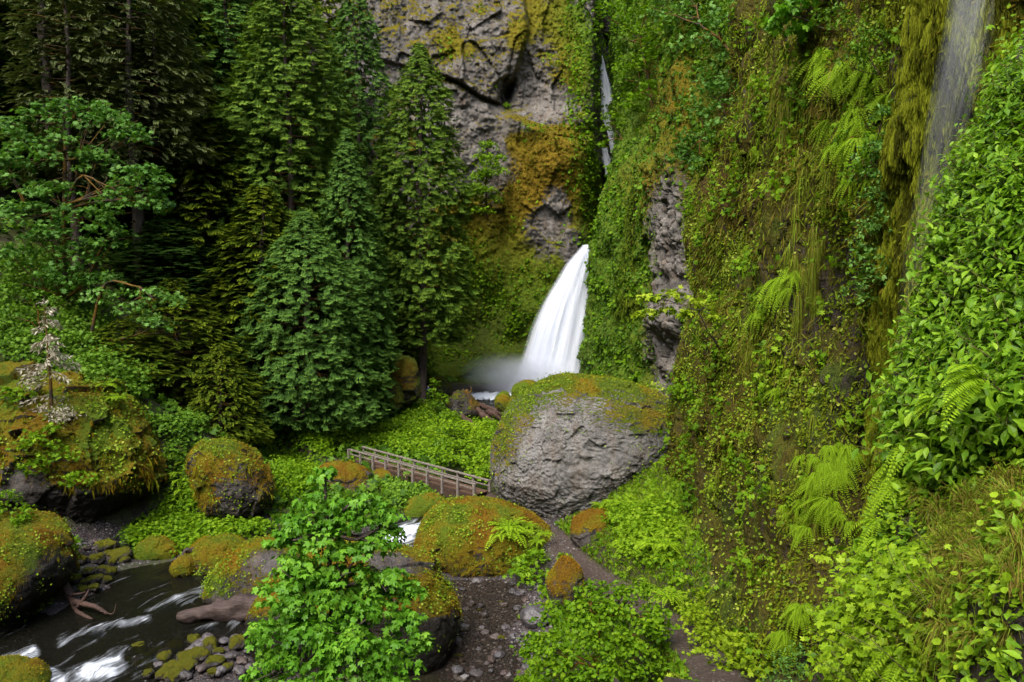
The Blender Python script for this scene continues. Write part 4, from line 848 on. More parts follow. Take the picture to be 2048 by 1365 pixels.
M_LD = leaf_mat('deep_green_leaf', [(.024,.065,.005),(.055,.125,.008),(.095,.19,.014),(.15,.27,.025)], transl=.28, spec=.25, patch=.2, pscale=.5)
M_LT = leaf_mat('blue_green_leaf', [(.030,.085,.010),(.062,.155,.020),(.11,.23,.038),(.18,.32,.08)], transl=.28, spec=.3, patch=.15, pscale=.5)
M_LM = leaf_mat('maple_leaf', [(.035,.12,.006),(.075,.20,.012),(.13,.30,.020),(.22,.41,.04)], transl=.32, spec=.35, rough=.42, patch=.42, pscale=1.1)
M_CLV = leaf_mat('cliff_leaf', [(.05,.10,.006),(.10,.18,.008),(.18,.27,.013),(.28,.31,.05),(.33,.20,.05)], transl=.25, spec=.2, patch=.15, pscale=.6)
M_FERN = leaf_mat('fern_frond', [(.08,.16,.005),(.15,.27,.008),(.24,.38,.015),(.34,.48,.03)], transl=.35, spec=.15, patch=.12, pscale=.6)
M_GRS = leaf_mat('grass_blade', [(.17,.11,.03),(.17,.16,.02),(.13,.20,.012),(.20,.30,.02)], transl=.25, spec=.15, patch=.3, pscale=1.2)
M_HANG = leaf_mat('hanging_moss', [(.050,.030,.006),(.085,.068,.007),(.11,.12,.008),(.13,.18,.010)], transl=.15, rough=.9, spec=.05, patch=.35, pscale=.5)
M_GOLD = leaf_mat('golden_moss_strand', [(.035,.038,.004),(.075,.085,.006),(.125,.145,.008),(.21,.24,.016)], transl=.2, rough=.8, spec=.1, patch=.25, pscale=.8)
def rotz(a):
    c, s = np.cos(a), np.sin(a); z = np.zeros_like(c); o = np.ones_like(c)
    return np.stack([np.stack([c, -s, z], -1), np.stack([s, c, z], -1), np.stack([z, z, o], -1)], -2)
def branch_tpl(kind, lk=1.0):
    """one branch of unit length along +x: (position, direction, sheet normal, size, tint) of every leaflet"""
    ps, ds, ns, ss, ts = [], [], [], [], []
    if kind == 'cedar':
        nst = int(9/lk**.5)
        for t in np.linspace(.34, 1, nst):
            a0 = np.array([t, .05*math.sin(5*t), .14*t-.34*t*t])
            for s in (-1, 0, 1):
                di = norm(np.array([random.uniform(.35, .75), s*random.uniform(.35, .7), random.uniform(-.95, -.35)])); ln = random.uniform(.16, .34)*(1.15-.35*t)*lk**.6
                e = norm(np.cross([1, .25*s, .25], di)); m = int(10/lk**.3)
                for j in range(m):
                    q = (j+.5)/m; sg = 1 if j % 2 else -1; fa = sg*(.75-.35*q)
                    p = a0+di*ln*q*1.0+np.array([.10, 0, .10])*ln*q*q; d = norm(di*math.cos(fa)+e*math.sin(fa)+np.array([.15, 0, .12])*q)
                    ps.append(p); ds.append(d); ns.append(np.cross(di, e)*-1 if np.cross(di, e)[0] < 0 else np.cross(di, e)); ss.append(.085*lk*random.uniform(.7, 1.2)*(1.15-.45*q)); ts.append(.08+.42*q+.12*t+.18*random.random())
        return np.array(ps), norm(np.array(ds)), norm(np.array(ns)), np.array(ss), np.array(ts)
    n = int({'hem': 17, 'spruce': 15}[kind]/lk**.5); droop = {'hem': .30, 'spruce': .16}[kind]
    for t in np.linspace(.12, 1, n):
        a0 = np.array([t, .04*math.sin(5*t), .18*t-droop*t*t])
        for s in (-1, 1):
            ln = ({'hem': .34, 'spruce': .26}[kind])*(1.05-t)**.6*random.uniform(.6, 1.2)+.05
            an = math.radians(random.uniform(38, 70)); di = np.array([math.cos(an), s*math.sin(an), random.uniform(-.28, .12)])
            m = max(3, int(ln*{'hem': 26, 'spruce': 30}[kind]/lk))
            for j in range(m):
                q = (j+.6)/m; p = a0+di*ln*q+np.array([0, 0, -{'hem': .5, 'spruce': .5}[kind]*(ln*q)**1.4])
                fa = {'hem': .7, 'spruce': .9}[kind]*(1 if j % 2 else -1)
                d2 = np.array([di[0]*math.cos(fa)-di[1]*math.sin(fa), di[0]*math.sin(fa)+di[1]*math.cos(fa), {'hem': -.4, 'spruce': -.3}[kind]*q+random.uniform(-.15, .15)])
                ps.append(p); ds.append(d2); ns.append((0, 0, 1)); ss.append({'hem': .085, 'spruce': .07}[kind]*lk*random.uniform(.7, 1.2)*(1.1-.4*q)); ts.append(.10+.5*q*t+.20*random.random())
    return np.array(ps), norm(np.array(ds)), np.array(ns, float), np.array(ss), np.array(ts)
def conifer_meshes(kind, nb, prof, el0, el1, Hr, lo=0.0, seed=0, lk=1.0):
    """unit tree: height Hr, max radius 1 (object scale gives the real size)"""
    r_ = np.random.default_rng(seed); crown = MB(); wood = MB(); BTk = [branch_tpl(kind, lk) for _ in range(4)]
    H = np.sort(lo+(1-lo)*(np.arange(nb)+r_.random(nb))/nb)
    for i, h in enumerate(H):
        az = r_.uniform(0, 6.283); ln = np.interp(h, *prof)*r_.uniform(.55, 1.12); el = np.interp(h, [lo, 1], [el0, el1])+r_.normal()*(.2 if kind == 'cedar' else .16)
        p, d, nn_, s, t = BTk[r_.integers(4)]
        ro = r_.normal()*.25; Rx = np.array([[1, 0, 0], [0, math.cos(ro), -math.sin(ro)], [0, math.sin(ro), math.cos(ro)]])
        c, sn = math.cos(el), math.sin(el); Ry = np.array([[c, 0, -sn], [0, 1, 0], [sn, 0, c]]); Rz = rotz(np.array(az)); M3 = Rz @ Ry @ Rx
        pp = p @ M3.T*ln+np.array([0, 0, h*Hr]); dd = d @ M3.T; oc = np.array([math.cos(az), math.sin(az), 0.0])
        if kind == 'cedar': R_ = frames(dd, nn_ @ M3.T+np.array([0, 0, .25])+r_.normal(size=dd.shape)*.3)
        else: R_ = frames(dd, np.array([0, 0, .8])+oc*.35+r_.normal(size=dd.shape)*.4)
        keep = slice(None)
        add_leaves(crown, L_SPR, pp, R_, s*max(.5, ln)**.4*1.15, rnd=np.clip(t+.10*h+r_.normal()*.08, 0, 1))
        if i % 2 == 0:
            tt_ = np.linspace(0, .8, 5); q = np.stack([tt_, .04*np.sin(5*tt_), .16*tt_-.3*tt_**2], -1) @ M3.T*ln+np.array([0, 0, h*Hr])
            tube(wood, q, np.linspace(.022, .006, 5)*lk**.5, 4)
    tr = MB(); zz = np.linspace(-.02, 1, 26)*Hr
    tube(tr, np.stack([.03*np.sin(zz*1.3+seed), .03*np.cos(zz*1.1), zz], -1), np.interp(np.linspace(0, 1, 26), [0, .03, .1, 1], [.145, .115, .095, .008])*lk**.4, 12, .12, seed)
    for _ in range(40):
        z = r_.uniform(.02, .75)*Hr; a = r_.uniform(0, 6.28); l = r_.uniform(.12, .5); st = np.array([[0, 0, z], [math.cos(a)*l*.6, math.sin(a)*l*.6, z-.02], [math.cos(a)*l, math.sin(a)*l, z-.12*r_.random()]])
        tube(wood, st, [.02, .012, .004], 4)
    return tr, wood, crown
CONE = ([0, .1, .3, .6, .85, 1], [.75, 1, .92, .68, .34, .03])
TYPES = {}
def plume_crown(prof, Hr, lo, seed, lk, npl, kind='cedar'):
    """drooping sprays set all over an uneven crown surface; unit radius 1, height Hr"""
    r_ = np.random.default_rng(seed); mb = MB(); seedv = seed*7.7
    tpl = []
    for _ in range(5):
        p, d, n_, sz, tn = [], [], [], [], []
        m = 30
        for j in range(m):
            q = (j+.5)/m; sg = 1 if j % 2 else -1; fa = sg*(.85-.45*q)
            if kind == 'cedar': ang = -1.15+.75*q*q; x = .55*q+.15*q*q; z = -.85*q+.42*q*q*q
            elif kind == 'hem': ang = -.15-.45*q; x = .95*q; z = -.12*q-.25*q*q
            else: ang = .1-.7*q; x = .9*q; z = .05*q-.4*q*q
            p.append((x, .03*sg, z)); t_ = np.array([math.cos(ang), 0, math.sin(ang)]); d.append(t_*math.cos(fa)+np.array([0, 1, 0])*math.sin(fa)+r_.normal(size=3)*.08)
            n_.append((-math.sin(ang), r_.normal()*.25, math.cos(ang))); sz.append((.44-.25*q)*r_.uniform(.8, 1.2)); tn.append(.02+.55*q)
        tpl.append((np.array(p), norm(np.array(d)), norm(np.array(n_)), np.array(sz), np.array(tn)))
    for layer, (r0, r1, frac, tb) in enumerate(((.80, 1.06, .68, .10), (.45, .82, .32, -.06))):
        n = int(npl*frac); h = lo+(1-lo)*r_.random(n)**1.15; az = r_.random(n)*6.283; R = np.interp(h, *prof)
        q = np.stack([np.cos(az)*1.6, np.sin(az)*1.6, h*Hr*(1.5 if kind == 'cedar' else 3.2)], -1)+seedv; lump = fbm(q, 3, seed); br = fbm(q*np.array([2, 2, 1.3]), 2, seed+4)
        rad = R*(r0+(r1-r0)*r_.random(n))*(1+(.28 if kind == 'cedar' else .45)*lump+.16*br); keepm = ~((br < {'cedar': -.28, 'hem': -.12, 'spruce': -.02}[kind]) & (r_.random(n) < .75)); 
        if kind == 'spruce': keepm = keepm & ~((np.sin(az) < -.45) & (r_.random(n) < .5))
        for k in range(5):
            m_ = keepm & (r_.integers(5, size=n) == k) if k < 4 else keepm & (r_.random(n) < .2)
            idx = np.where(m_)[0]; P_, D_, N_, S_, T_ = tpl[k]; a = az[idx]+r_.normal(size=len(idx))*.5; Rz = rotz(a)
            tl = r_.normal(size=len(idx))*.28; c, s_ = np.cos(tl), np.sin(tl); z0 = np.zeros_like(c); o1 = np.ones_like(c)
            Ry = np.stack([np.stack([c, z0, -s_], -1), np.stack([z0, o1, z0], -1), np.stack([s_, z0, c], -1)], -2); M = Rz @ Ry
            L_ = {'cedar': .22, 'hem': .25, 'spruce': .16}[kind]*lk*(.7+.6*r_.random(len(idx)))*np.clip(R[idx], .25, 1)**.4
            pos = np.stack([np.cos(az[idx])*rad[idx], np.sin(az[idx])*rad[idx], h[idx]*Hr+L_*.5], -1)
            pp = np.einsum('nij,kj->nki', M, P_)*L_[:, None, None]+pos[:, None]; dd = np.einsum('nij,kj->nki', M, D_); nn_ = np.einsum('nij,kj->nki', M, N_)
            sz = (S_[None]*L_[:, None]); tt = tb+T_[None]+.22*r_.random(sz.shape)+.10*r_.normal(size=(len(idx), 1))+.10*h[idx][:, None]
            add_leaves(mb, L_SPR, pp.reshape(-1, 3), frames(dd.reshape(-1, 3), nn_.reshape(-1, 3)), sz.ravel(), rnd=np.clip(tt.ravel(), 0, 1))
    return mb
def mk_type(key, kind, nb, prof, el0, el1, Hr, lo, mat, seed, lk=1.0):
    tr, wd_, cr = conifer_meshes(kind, 90, prof, el0, el1, Hr, lo, seed, lk)
    cr = plume_crown(prof, Hr, lo, seed, lk, nb, kind)
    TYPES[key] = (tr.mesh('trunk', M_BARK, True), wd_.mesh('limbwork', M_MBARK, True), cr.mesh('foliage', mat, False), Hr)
mk_type('cedarA', 'cedar', 7600, ([0,.15,.5,.75,.9,1],[.9,1,.92,.72,.42,.03]), -.25, .65, 8.5, .0, M_CED2, 1, .8)
mk_type('cedarB', 'cedar', 6600, ([0,.2,.3,.6,.85,1],[.5,.75,1,.95,.6,.05]), -.25, .6, 7.5, .18, M_CED, 2, .8)
mk_type('cedarC', 'cedar', 7600, ([0,.25,.55,.8,1],[1,1,.78,.45,.04]), -.2, .6, 3.4, .0, M_CED2, 3, .62)
mk_type('cedarD', 'cedar', 5400, ([0,.25,.55,.8,1],[1,1,.8,.5,.04]), -.2, .7, 6.0, .0, M_CED2, 13, .85)
mk_type('hemA', 'hem', 3600, CONE, -.2, .3, 6.0, .05, M_HEM, 4, .85)
mk_type('hemB', 'hem', 4200, ([0,.3,.6,.85,1],[1,.9,.62,.30,.03]), -.2, .35, 3.2, .0, M_HEM, 5, .62)
mk_type('spruceA', 'spruce', 9500, ([0,.3,.7,.9,1],[.8,1,.8,.4,.05]), -.25, .2, 7.0, .33, M_SPR, 6, .9)
mk_type('spruceB', 'spruce', 7500, ([0,.3,.7,.9,1],[.7,1,.8,.45,.05]), -.2, .15, 8.0, .25, M_SPR, 7, .9)
def conifer(key, px, topy, Yd, rad, label, name='conifer_tree', group=None, basey=None, dz=0):
    x = P(px, 700, Yd)[0]; zt = P(px, topy, Yd)[2]
    zb = P(px, basey, Yd)[2] if basey is not None else float(height(np.array([x]), np.array([Yd]))[0])
    tr, wd_, cr, Hr = TYPES[key]; hgt = zt-zb
    root = bpy.data.objects.new(name, None); COL.objects.link(root); root.location = (x, Yd, zb+dz); root['label'] = label; root['category'] = 'tree'
    if group: root['group'] = group
    root.scale = (rad, rad, hgt/Hr); root.rotation_euler = (0, 0, random.uniform(0, 6.28) if 'spruce' not in key else random.uniform(-.3, .3))
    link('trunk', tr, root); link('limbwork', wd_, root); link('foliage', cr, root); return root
# --- the named conifers (photo pixel of the trunk, of the top, metres away, crown radius)
def tall(key, px, topy, Y_, rad, label, name, **k): return conifer(key, px, topy, Y_, rad, label, name, **k)
tall('cedarB', 845, 92, 54.5, 3.3, 'tall cedar closest to the falls with a clean bare trunk foot', 'cedar_tree')
tall('cedarA', 722, -30, 58, 3.2, 'tall pale cedar rising between the lichen grey cedar and the one nearest the falls', 'cedar_tree', basey=760)
tall('cedarB', 588, -60, 50.5, 3.9, 'tall grey green cedar with an exposed reddish trunk below its crown', 'cedar_tree', basey=700)
tall('cedarD', 700, 262, 48.5, 2.6, 'slim pointed cedar with bright tips in front of the two tall ones', 'cedar_tree')
tall('cedarC', 614, 425, 44.5, 4.0, 'broad low cedar with drooping bright sprays reaching the ground', 'cedar_tree')
tall('hemB', 352, 560, 41, 3.7, 'wide layered hemlock above the orange hump boulder', 'hemlock_tree')
tall('hemB', 437, 690, 38.5, 1.9, 'small dense hemlock standing right behind the orange hump boulder', 'hemlock_tree')
tall('hemA', 530, 375, 46.5, 3.6, 'yellow green hemlock with flat shelves left of the broad low cedar', 'hemlock_tree', basey=760)
tall('hemA', 425, 175, 49, 3.7, 'dark hemlock with stacked shelves in the middle of the forest', 'hemlock_tree')
tall('hemB', 250, 640, 38.5, 2.6, 'low hemlock on the edge of the massive outcrop', 'hemlock_tree')
tall('spruceA', 122, -260, 48, 4.6, 'lichen grey spruce with the thick trunk behind the background maple', 'spruce_tree')
tall('spruceB', 160, -120, 43.5, 3.0, 'slender straight spruce trunk rising through the background maple', 'spruce_tree')
tall('spruceA', 284, -200, 46, 3.8, 'tallest grey spruce with a leaning dark trunk right of the background maple', 'spruce_tree')
tall('spruceB', 328, -60, 49, 3.4, 'thin spruce trunk with mossy limbs just right of the leaning dark trunk', 'spruce_tree')
for (px_, ty, Y_, r) in [(235,-250,56,4.4),(375,-160,55,4.2),(470,-120,57,4.4),(40,-300,52,4.8),(-40,-250,49,4.6),(190,-300,60,4.5),(330,-300,62,4.5),(520,-200,62,4.6),(640,-180,64,4.2),(420,-300,66,4.6),(560,60,58,4.0),(80,-350,64,5),(-110,-250,56,5),(280,-350,70,5),(480,-350,70,5),
                     (140,200,52,4),(60,260,50,3.6),(390,330,53,3.6),(300,330,52,3.5),(210,380,50,3.4),(470,430,52,3.4),(10,360,47,3.5),(-60,300,46,4),(560,420,54,3.4),(640,330,56,3.4),(345,430,47,3.1),(655,500,50,3.0),(770,520,57,2.6),(800,560,59,2.4)]:
    random.seed(int(px_+Y_)); conifer(random.choice(['hemA','hemB','hemA','cedarA']), px_, ty, Y_, r, 'dark conifer in the crowded forest behind the nearer trunks', 'conifer_tree', group='dark conifers filling the forest')
conifer('hemB', 1268, 352, 53.5, 1.25, 'narrow dark hemlock growing on the mossy buttress right of the falls', 'hemlock_tree', basey=640)
# dead lichen-clad sapling
def dead_tree():
    b0 = P(103, 846, 30.9); top = P(100, 592, 30.9); root = bpy.data.objects.new('dead_sapling', None); COL.objects.link(root); root.location = b0
    root['label'] = 'bare grey dead sapling hung with lichen on top of the massive outcrop'; root['category'] = 'tree'
    h = top[2]-b0[2]; tr = MB(); z = np.linspace(-.3, h, 14); tube(tr, np.stack([.04*np.sin(z), 0*z, z], -1), np.linspace(.085, .01, 14), 8, .2); link('trunk', tr.mesh('trunk', M_MBARK), root)
    tw = MB(); lv = MB()
    for i in range(46):
        z0 = h*random.uniform(.08, .97); a = random.uniform(0, 6.28); l = (1.05-z0/h)*random.uniform(.7, 1.6)+.15; 
        q = np.array([[0, 0, z0], [math.cos(a)*l*.5, math.sin(a)*l*.5, z0+.04], [math.cos(a)*l, math.sin(a)*l, z0-.25*l]]); tube(tw, bez(q, 6), np.linspace(.02, .006, 6), 4)
        n = int(26*l)+8; t = rng.random(n)**.7; pp = np.stack([math.cos(a)*l*t, math.sin(a)*l*t, z0+.04-.28*l*t*t], -1)+rng.normal(size=(n, 3))*.05
        add_leaves(lv, L_SPR, pp, frames(rng.normal(size=(n, 3))*.6+np.array([math.cos(a), math.sin(a), -.9]), rng.normal(size=(n, 3))), .10+.14*rng.random(n), rnd=rng.random(n))
    n = 500; pp = np.array([.35, -.1, .35])+rng.normal(size=(n, 3))*np.array([.3, .3, .15]); add_leaves(lv, L_SPR, pp, frames(rng.normal(size=(n, 3))+np.array([0, 0, -.3]), rng.normal(size=(n, 3))), .08+.12*rng.random(n), rnd=rng.random(n))
    link('limbwork', tw.mesh('limbwork', M_DEAD), root); link('lichen', lv.mesh('lichen', M_DEAD, False), root)
dead_tree()
# ------------------------------------------------------------------ broadleaf
def clumps(mb, C, Rr, n, size, tpl, droop=.35, tint=.25, up=.8, shell=.55, lowcut=-.35, seed=None):
    """leaves over the outer shell of every clump (centre C, radii R)"""
    C = np.atleast_2d(C); Rr = np.broadcast_to(np.asarray(Rr, float), C.shape); n = np.broadcast_to(n, (len(C),)).astype(int)
    idx = np.repeat(np.arange(len(C)), n); N = len(idx)
    v = norm(rng.normal(size=(N, 3))); v[:, 2] = np.where(v[:, 2] < lowcut, -v[:, 2], v[:, 2])
    rad = shell+(1-shell)*rng.random(N)**.6
    p = C[idx]+v*Rr[idx]*rad[:, None]*(1+.18*rng.normal(size=(N, 1)))
    nr = norm(v*.55+np.array([0, 0, up])+rng.normal(size=(N, 3))*.42)
    xd = norm(v*np.array([1, 1, .3])+rng.normal(size=(N, 3))*.7+np.array([0, 0, -droop]))
    ct = rng.normal(size=len(C))*.09
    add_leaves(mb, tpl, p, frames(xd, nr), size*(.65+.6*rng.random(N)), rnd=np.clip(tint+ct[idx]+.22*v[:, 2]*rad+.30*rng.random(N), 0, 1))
def inpoly(x, y, poly):
    r = np.zeros(x.shape, bool); n = len(poly)
    for i in range(n):
        x0, y0 = poly[i]; x1, y1 = poly[(i+1) % n]
        c = ((y0 > y) != (y1 > y)) & (x < (x1-x0)*(y-y0)/(y1-y0+1e-12)+x0); r ^= c
    return r
def region(poly, n, ymin, ymax, lift=.3):
    """n ground points that the photo shows inside poly"""
    poly = np.array(poly, float); out = []; got = 0
    for _ in range(60):
        yy_ = rng.uniform(ymin, ymax, 4000); lo, hi = (poly[:, 0].min()-1024)/F, (poly[:, 0].max()-1024)/F
        xx_ = rng.uniform(lo*ymax*1.02 if lo < 0 else lo*ymin*.9, hi*ymax*1.1 if hi > 0 else hi*ymin*.95, 4000)
        z = height(xx_, yy_); q, w_ = proj(np.stack([xx_, yy_, z+lift], -1)); m = inpoly(q, w_, poly)
        out.append(np.stack([xx_, yy_, z], -1)[m]); got += m.sum()
        if got >= n: break
    o = np.concatenate(out); return o[:n]
def leafy(name, blobs, lsize, dens, mat, label, tpl=L_DIA, sub=.32, stem=None, droop=.35, tint=.25, cat='shrub', group=None, smat=None, srad=.05, flat=.7, up=.8):
    """thing with foliage made of many small clumps; blobs: (px,py,Y,rx px,ry px[,depth m])"""
    b0 = blobs[0]; base = P(*stem[0]) if stem else P(b0[0], b0[1]+b0[4], b0[2])
    root = bpy.data.objects.new(name, None); COL.objects.link(root); root.location = base; root['label'] = label; root['category'] = cat
    if group: root['group'] = group
    mb = MB()
    for b in blobs:
        c = P(b[0], b[1], b[2]); rx = b[3]/F*b[2]; rz = b[4]/F*b[2]; ry = b[5] if len(b) > 5 else min(rx, rz)*1.0+.1
        r0 = max(.12, sub*(rx*rz)**.5); k = max(4, int(2.6*(rx*rz*ry)**(2/3)/r0**2))
        v = norm(rng.normal(size=(k, 3))); v[:, 2] = np.where(v[:, 2] < -.55, -v[:, 2], v[:, 2]); cc = c+v*np.array([rx, ry, rz])*(.55+.4*rng.random((k, 1)))
        rr = r0*(.7+.6*rng.random((k, 1)))*np.array([1, 1, flat]); n = np.maximum(6, dens*(rr[:, 0]**2)/(lsize**2)*1.2).astype(int)
        clumps(mb, cc-base, rr, n, lsize, tpl, droop, tint, up)
    link('foliage', mb.mesh('foliage', mat, False), root)
    if stem:
        sm = MB(); q = [P(*s)-base for s in stem]; tube(sm, bez(q, 14), np.linspace(srad, srad*.35, 14), 8, .2)
        tops = q[len(q)//2:]
        for b in blobs:
            c = P(b[0], b[1], b[2])-base; s0 = min(q, key=lambda s: np.linalg.norm(s-c)*(1 if s[2] <= c[2]+.3 else 2)); md = (s0+c)/2+rng.normal(size=3)*.12*np.linalg.norm(c-s0)
            tube(sm, bez([s0, md, c], 9), np.linspace(srad*.5, srad*.15, 9), 6, .2)
            for _ in range(3):
                e = c+rng.normal(size=3)*np.array([b[3]/F*b[2]*.5, .3, b[4]/F*b[2]*.4]); tube(sm, bez([md, (md+e)/2+rng.normal(size=3)*.05, e], 6), np.linspace(srad*.25, srad*.08, 6), 4)
        link('stem' if cat == 'shrub' else 'trunk', sm.mesh('stem', smat or M_MBARK), root)
    return root
# young bigleaf maple in the foreground
mpb = [(620,1170,16.6,50,40),(720,1200,16.7,60,40),(600,1250,16.5,50,40),(700,1260,16.5,60,40),(650,1060,16.9,40,30),(652,955,16.6,20,22),(640,1000,16.6,55,24),(600,1045,16.4,50,26),(690,1040,16.6,60,28),(740,1010,16.7,40,22),(780,1040,16.8,34,20),(640,1095,16.3,70,30),(730,1100,16.5,60,30),(770,1075,16.8,40,20),(570,1080,16.2,30,22),
       (590,1140,16.0,50,30),(690,1160,16.2,75,34),(770,1165,16.4,50,28),(820,1190,16.5,28,26),(560,1200,15.8,50,32),(640,1225,15.8,75,38),(740,1230,16.0,70,36),(810,1250,16.2,36,28),(540,1265,15.6,40,34),(610,1290,15.5,75,40),(710,1300,15.6,80,42),(790,1310,15.8,55,36),(560,1340,15.4,65,40),(660,1365,15.3,90,44),(760,1375,15.5,70,40),(520,1370,15.3,40,30),(840,1290,16.2,20,24)]
leafy('maple_tree', mpb, .155, 10.5, M_LM, 'young bigleaf maple with broad drooping leaves standing mid stream bank in front', L_MAP, sub=.42, stem=[(660,1500,16.2),(665,1300,16.2),(662,1180,16.4),(655,1060,16.5),(650,965,16.6)], droop=1.15, tint=.22, cat='tree', srad=.085, up=.75, smat=M_BARK)
# bushy shrub at the bottom centre
leafy('vine_maple_shrub', [(1190,1190,19.8,60,28),(1260,1200,19.8,60,34),(1130,1240,19.3,60,36),(1230,1260,19.2,90,46),(1310,1260,19.3,40,36),(1100,1300,18.8,60,40),(1190,1320,18.7,90,50),(1270,1320,18.8,60,46),(1060,1290,18.9,30,20),(1110,1355,18.4,50,36),(1220,1370,18.4,90,40),(1180,1230,19.4,60,34),(1310,1225,19.6,30,20)],
      .105, 3.6, M_LB, 'dense bushy shrub of tiny round leaves below the path at the bottom centre', L_RND, sub=.33, stem=[(1190,1450,19),(1195,1340,19),(1200,1230,19.3)], tint=.22, srad=.06)
# shrub beside the gravel bar, two lobes
leafy('thimbleberry_shrub', [(1060,1130,27.2,42,22),(1040,1155,26.8,28,22),(1085,1165,26.4,32,24),(1095,1190,25.6,18,16),(1070,1115,27.4,30,12)], .17, 2.0, M_LB, 'leafy shrub spilling onto the gravel below the broad low mound boulder', L_MAS, sub=.42, stem=[(1075,1200,26.6),(1070,1160,26.9),(1065,1130,27.2)], tint=.28, srad=.03)
leafy('small_shrub', [(1130,1120,25.4,18,8),(1085,1222,24.4,30,16),(1060,1235,24.0,18,10)], .14, 2.0, M_LY, 'low yellow green shrub around the upright brown rock', L_MAS, sub=.5, stem=[(1095,1240,24.6),(1100,1200,24.8)], srad=.02)
# ground thickets (one mass nobody could count)
def thicket(poly, n, y0, y1, r, lsize, mat, tpl, name='thicket', label=None, tint=.25, dens=2.0, lift=.3, cat='undergrowth', mb=None, hump=.35):
    c = region(poly, n, y0, y1, lift); dpt_, _ = dist_poly(c[:, 0], c[:, 1], PL); c = c[dpt_ > r*.8+.55]; own = mb is None; mb = mb or MB()
    hh = .5+.5*fbm(c*.9, 3, 77)+.25*rng.normal(size=len(c)); c = c+np.stack([0*hh, 0*hh, r*(.3+hump*hh)], -1)
    rr = r*(.6+.7*rng.random((len(c), 1)))*np.array([1, 1, .7]); clumps(mb, c, rr, np.maximum(8, dens*rr[:, 0]**2/lsize**2*1.4).astype(int), lsize, tpl, .3, tint+.12*hh.mean())
    if own: link(name, mb.mesh(name, mat, False), kind='stuff', label=label, cat=cat)
thicket([(648,885),(690,842),(780,812),(850,812),(930,828),(985,852),(990,900),(985,950),(965,968),(860,915),(760,890),(700,895)], 520, 38, 57, .50, .145, M_LB, L_MAS, label='bright salmonberry thicket filling the bank behind the footbridge', tint=.30, hump=.7)
thicket([(515,880),(560,862),(620,858),(655,880),(660,910),(630,950),(600,1000),(575,1000),(560,950),(535,905)], 220, 32, 50, .48, .145, M_LB, L_MAS, label='green thicket between the orange hump boulder and the far bridge end', tint=.25, hump=.7)
thicket([(375,960),(390,1015),(420,1045),(530,1048),(545,1062),(455,1072),(380,1095),(270,1095),(255,1075),(330,1010),(355,970)], 260, 28, 40, .42, .15, M_LB, L_MAS, label='leafy slope of undergrowth between the massive outcrop and the hump boulder', tint=.18, hump=.7)
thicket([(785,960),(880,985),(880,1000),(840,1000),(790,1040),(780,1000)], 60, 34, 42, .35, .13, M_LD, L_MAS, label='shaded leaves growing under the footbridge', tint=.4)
thicket([(1200,1030),(1240,1000),(1260,1010),(1340,1000),(1350,1100),(1340,1140),(1380,1200),(1400,1300),(1345,1240),(1250,1185),(1190,1130),(1250,1100),(1255,1050)], 330, 19, 34, .34, .12, M_LB, L_MAS, label='bright undergrowth on the slope between the path and the overgrown wall', tint=.32, hump=.6)
thicket([(1355,1190),(1420,1170),(1480,1230),(1500,1400),(1320,1400),(1350,1290)], 200, 15, 24, .32, .11, M_LY, L_MAS, label='yellow green undergrowth at the foot of the wall at the bottom', tint=.25, hump=.9)
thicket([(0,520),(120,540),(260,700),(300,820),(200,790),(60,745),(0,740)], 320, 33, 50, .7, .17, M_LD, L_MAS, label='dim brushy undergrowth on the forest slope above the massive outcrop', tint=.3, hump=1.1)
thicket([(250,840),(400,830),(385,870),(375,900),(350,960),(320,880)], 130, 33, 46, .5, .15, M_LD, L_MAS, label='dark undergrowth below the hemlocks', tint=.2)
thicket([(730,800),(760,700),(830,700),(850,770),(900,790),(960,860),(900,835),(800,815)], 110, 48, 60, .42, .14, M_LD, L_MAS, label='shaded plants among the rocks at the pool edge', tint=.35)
# broad forest floor carpet
mb = MB(); fx = rng.uniform(-50, -3, 26000); fy = rng.uniform(33, 85, 26000); fz = height(fx, fy); dd_, ii_ = dist_poly(fx, fy, CL); ok = dd_ > CL[ii_, 3]*1.3
fx, fy, fz = fx[ok], fy[ok], fz[ok]; n = len(fx)
add_leaves(mb, L_MAS, np.stack([fx, fy, fz+.05+.35*rng.random(n)], -1), frames(rng.normal(size=(n, 3)), np.array([0, -.4, 1])+rng.normal(size=(n, 3))*.4), .22+.25*rng.random(n), rnd=rng.random(n)*.8)
link('forest_floor_plants', mb.mesh('forest_floor_plants', M_LD, False), kind='stuff', label='low leafy carpet over the forest slope', cat='undergrowth')
# grass and small leaves over all near ground except path, gravel and water
def floor_cover(name, poly, n, y0, y1, size, tpl, mat, label, hue=.3, cat='grass', lift=.0, stand=1.0):
    c = region(poly, n, y0, y1, .05); dp, _ = dist_poly(c[:, 0], c[:, 1], PL); dc, ic = dist_poly(c[:, 0], c[:, 1], CL); c = c[(dp > .62) & (dc > CL[ic, 3]*1.02)]; N = len(c); mb = MB()
    nz = fbm(c*.9, 3, 300); add_leaves(mb, tpl, c+np.array([0, 0, lift]), frames(rng.normal(size=(N, 3))*.55+np.array([0, -.2, stand]), rng.normal(size=(N, 3))+np.array([0, -.6, .4])), size*(.5+rng.random(N)), rnd=np.clip(hue+.4*nz+.4*rng.random(N), 0, 1))
    link(name, mb.mesh(name, mat, False), kind='stuff', label=label, cat=cat)
SLOPE = [(1100,1060),(1180,1000),(1250,900),(1345,740),(1420,740),(1420,1400),(1320,1400),(1300,1240),(1200,1170),(1130,1110)]
floor_cover('grass', SLOPE, 26000, 17, 42, .17, (L_SPR[0]*np.array([1, .5, 1]), L_SPR[1]), M_GRS, 'soft grass on the slope between path and wall', .55)
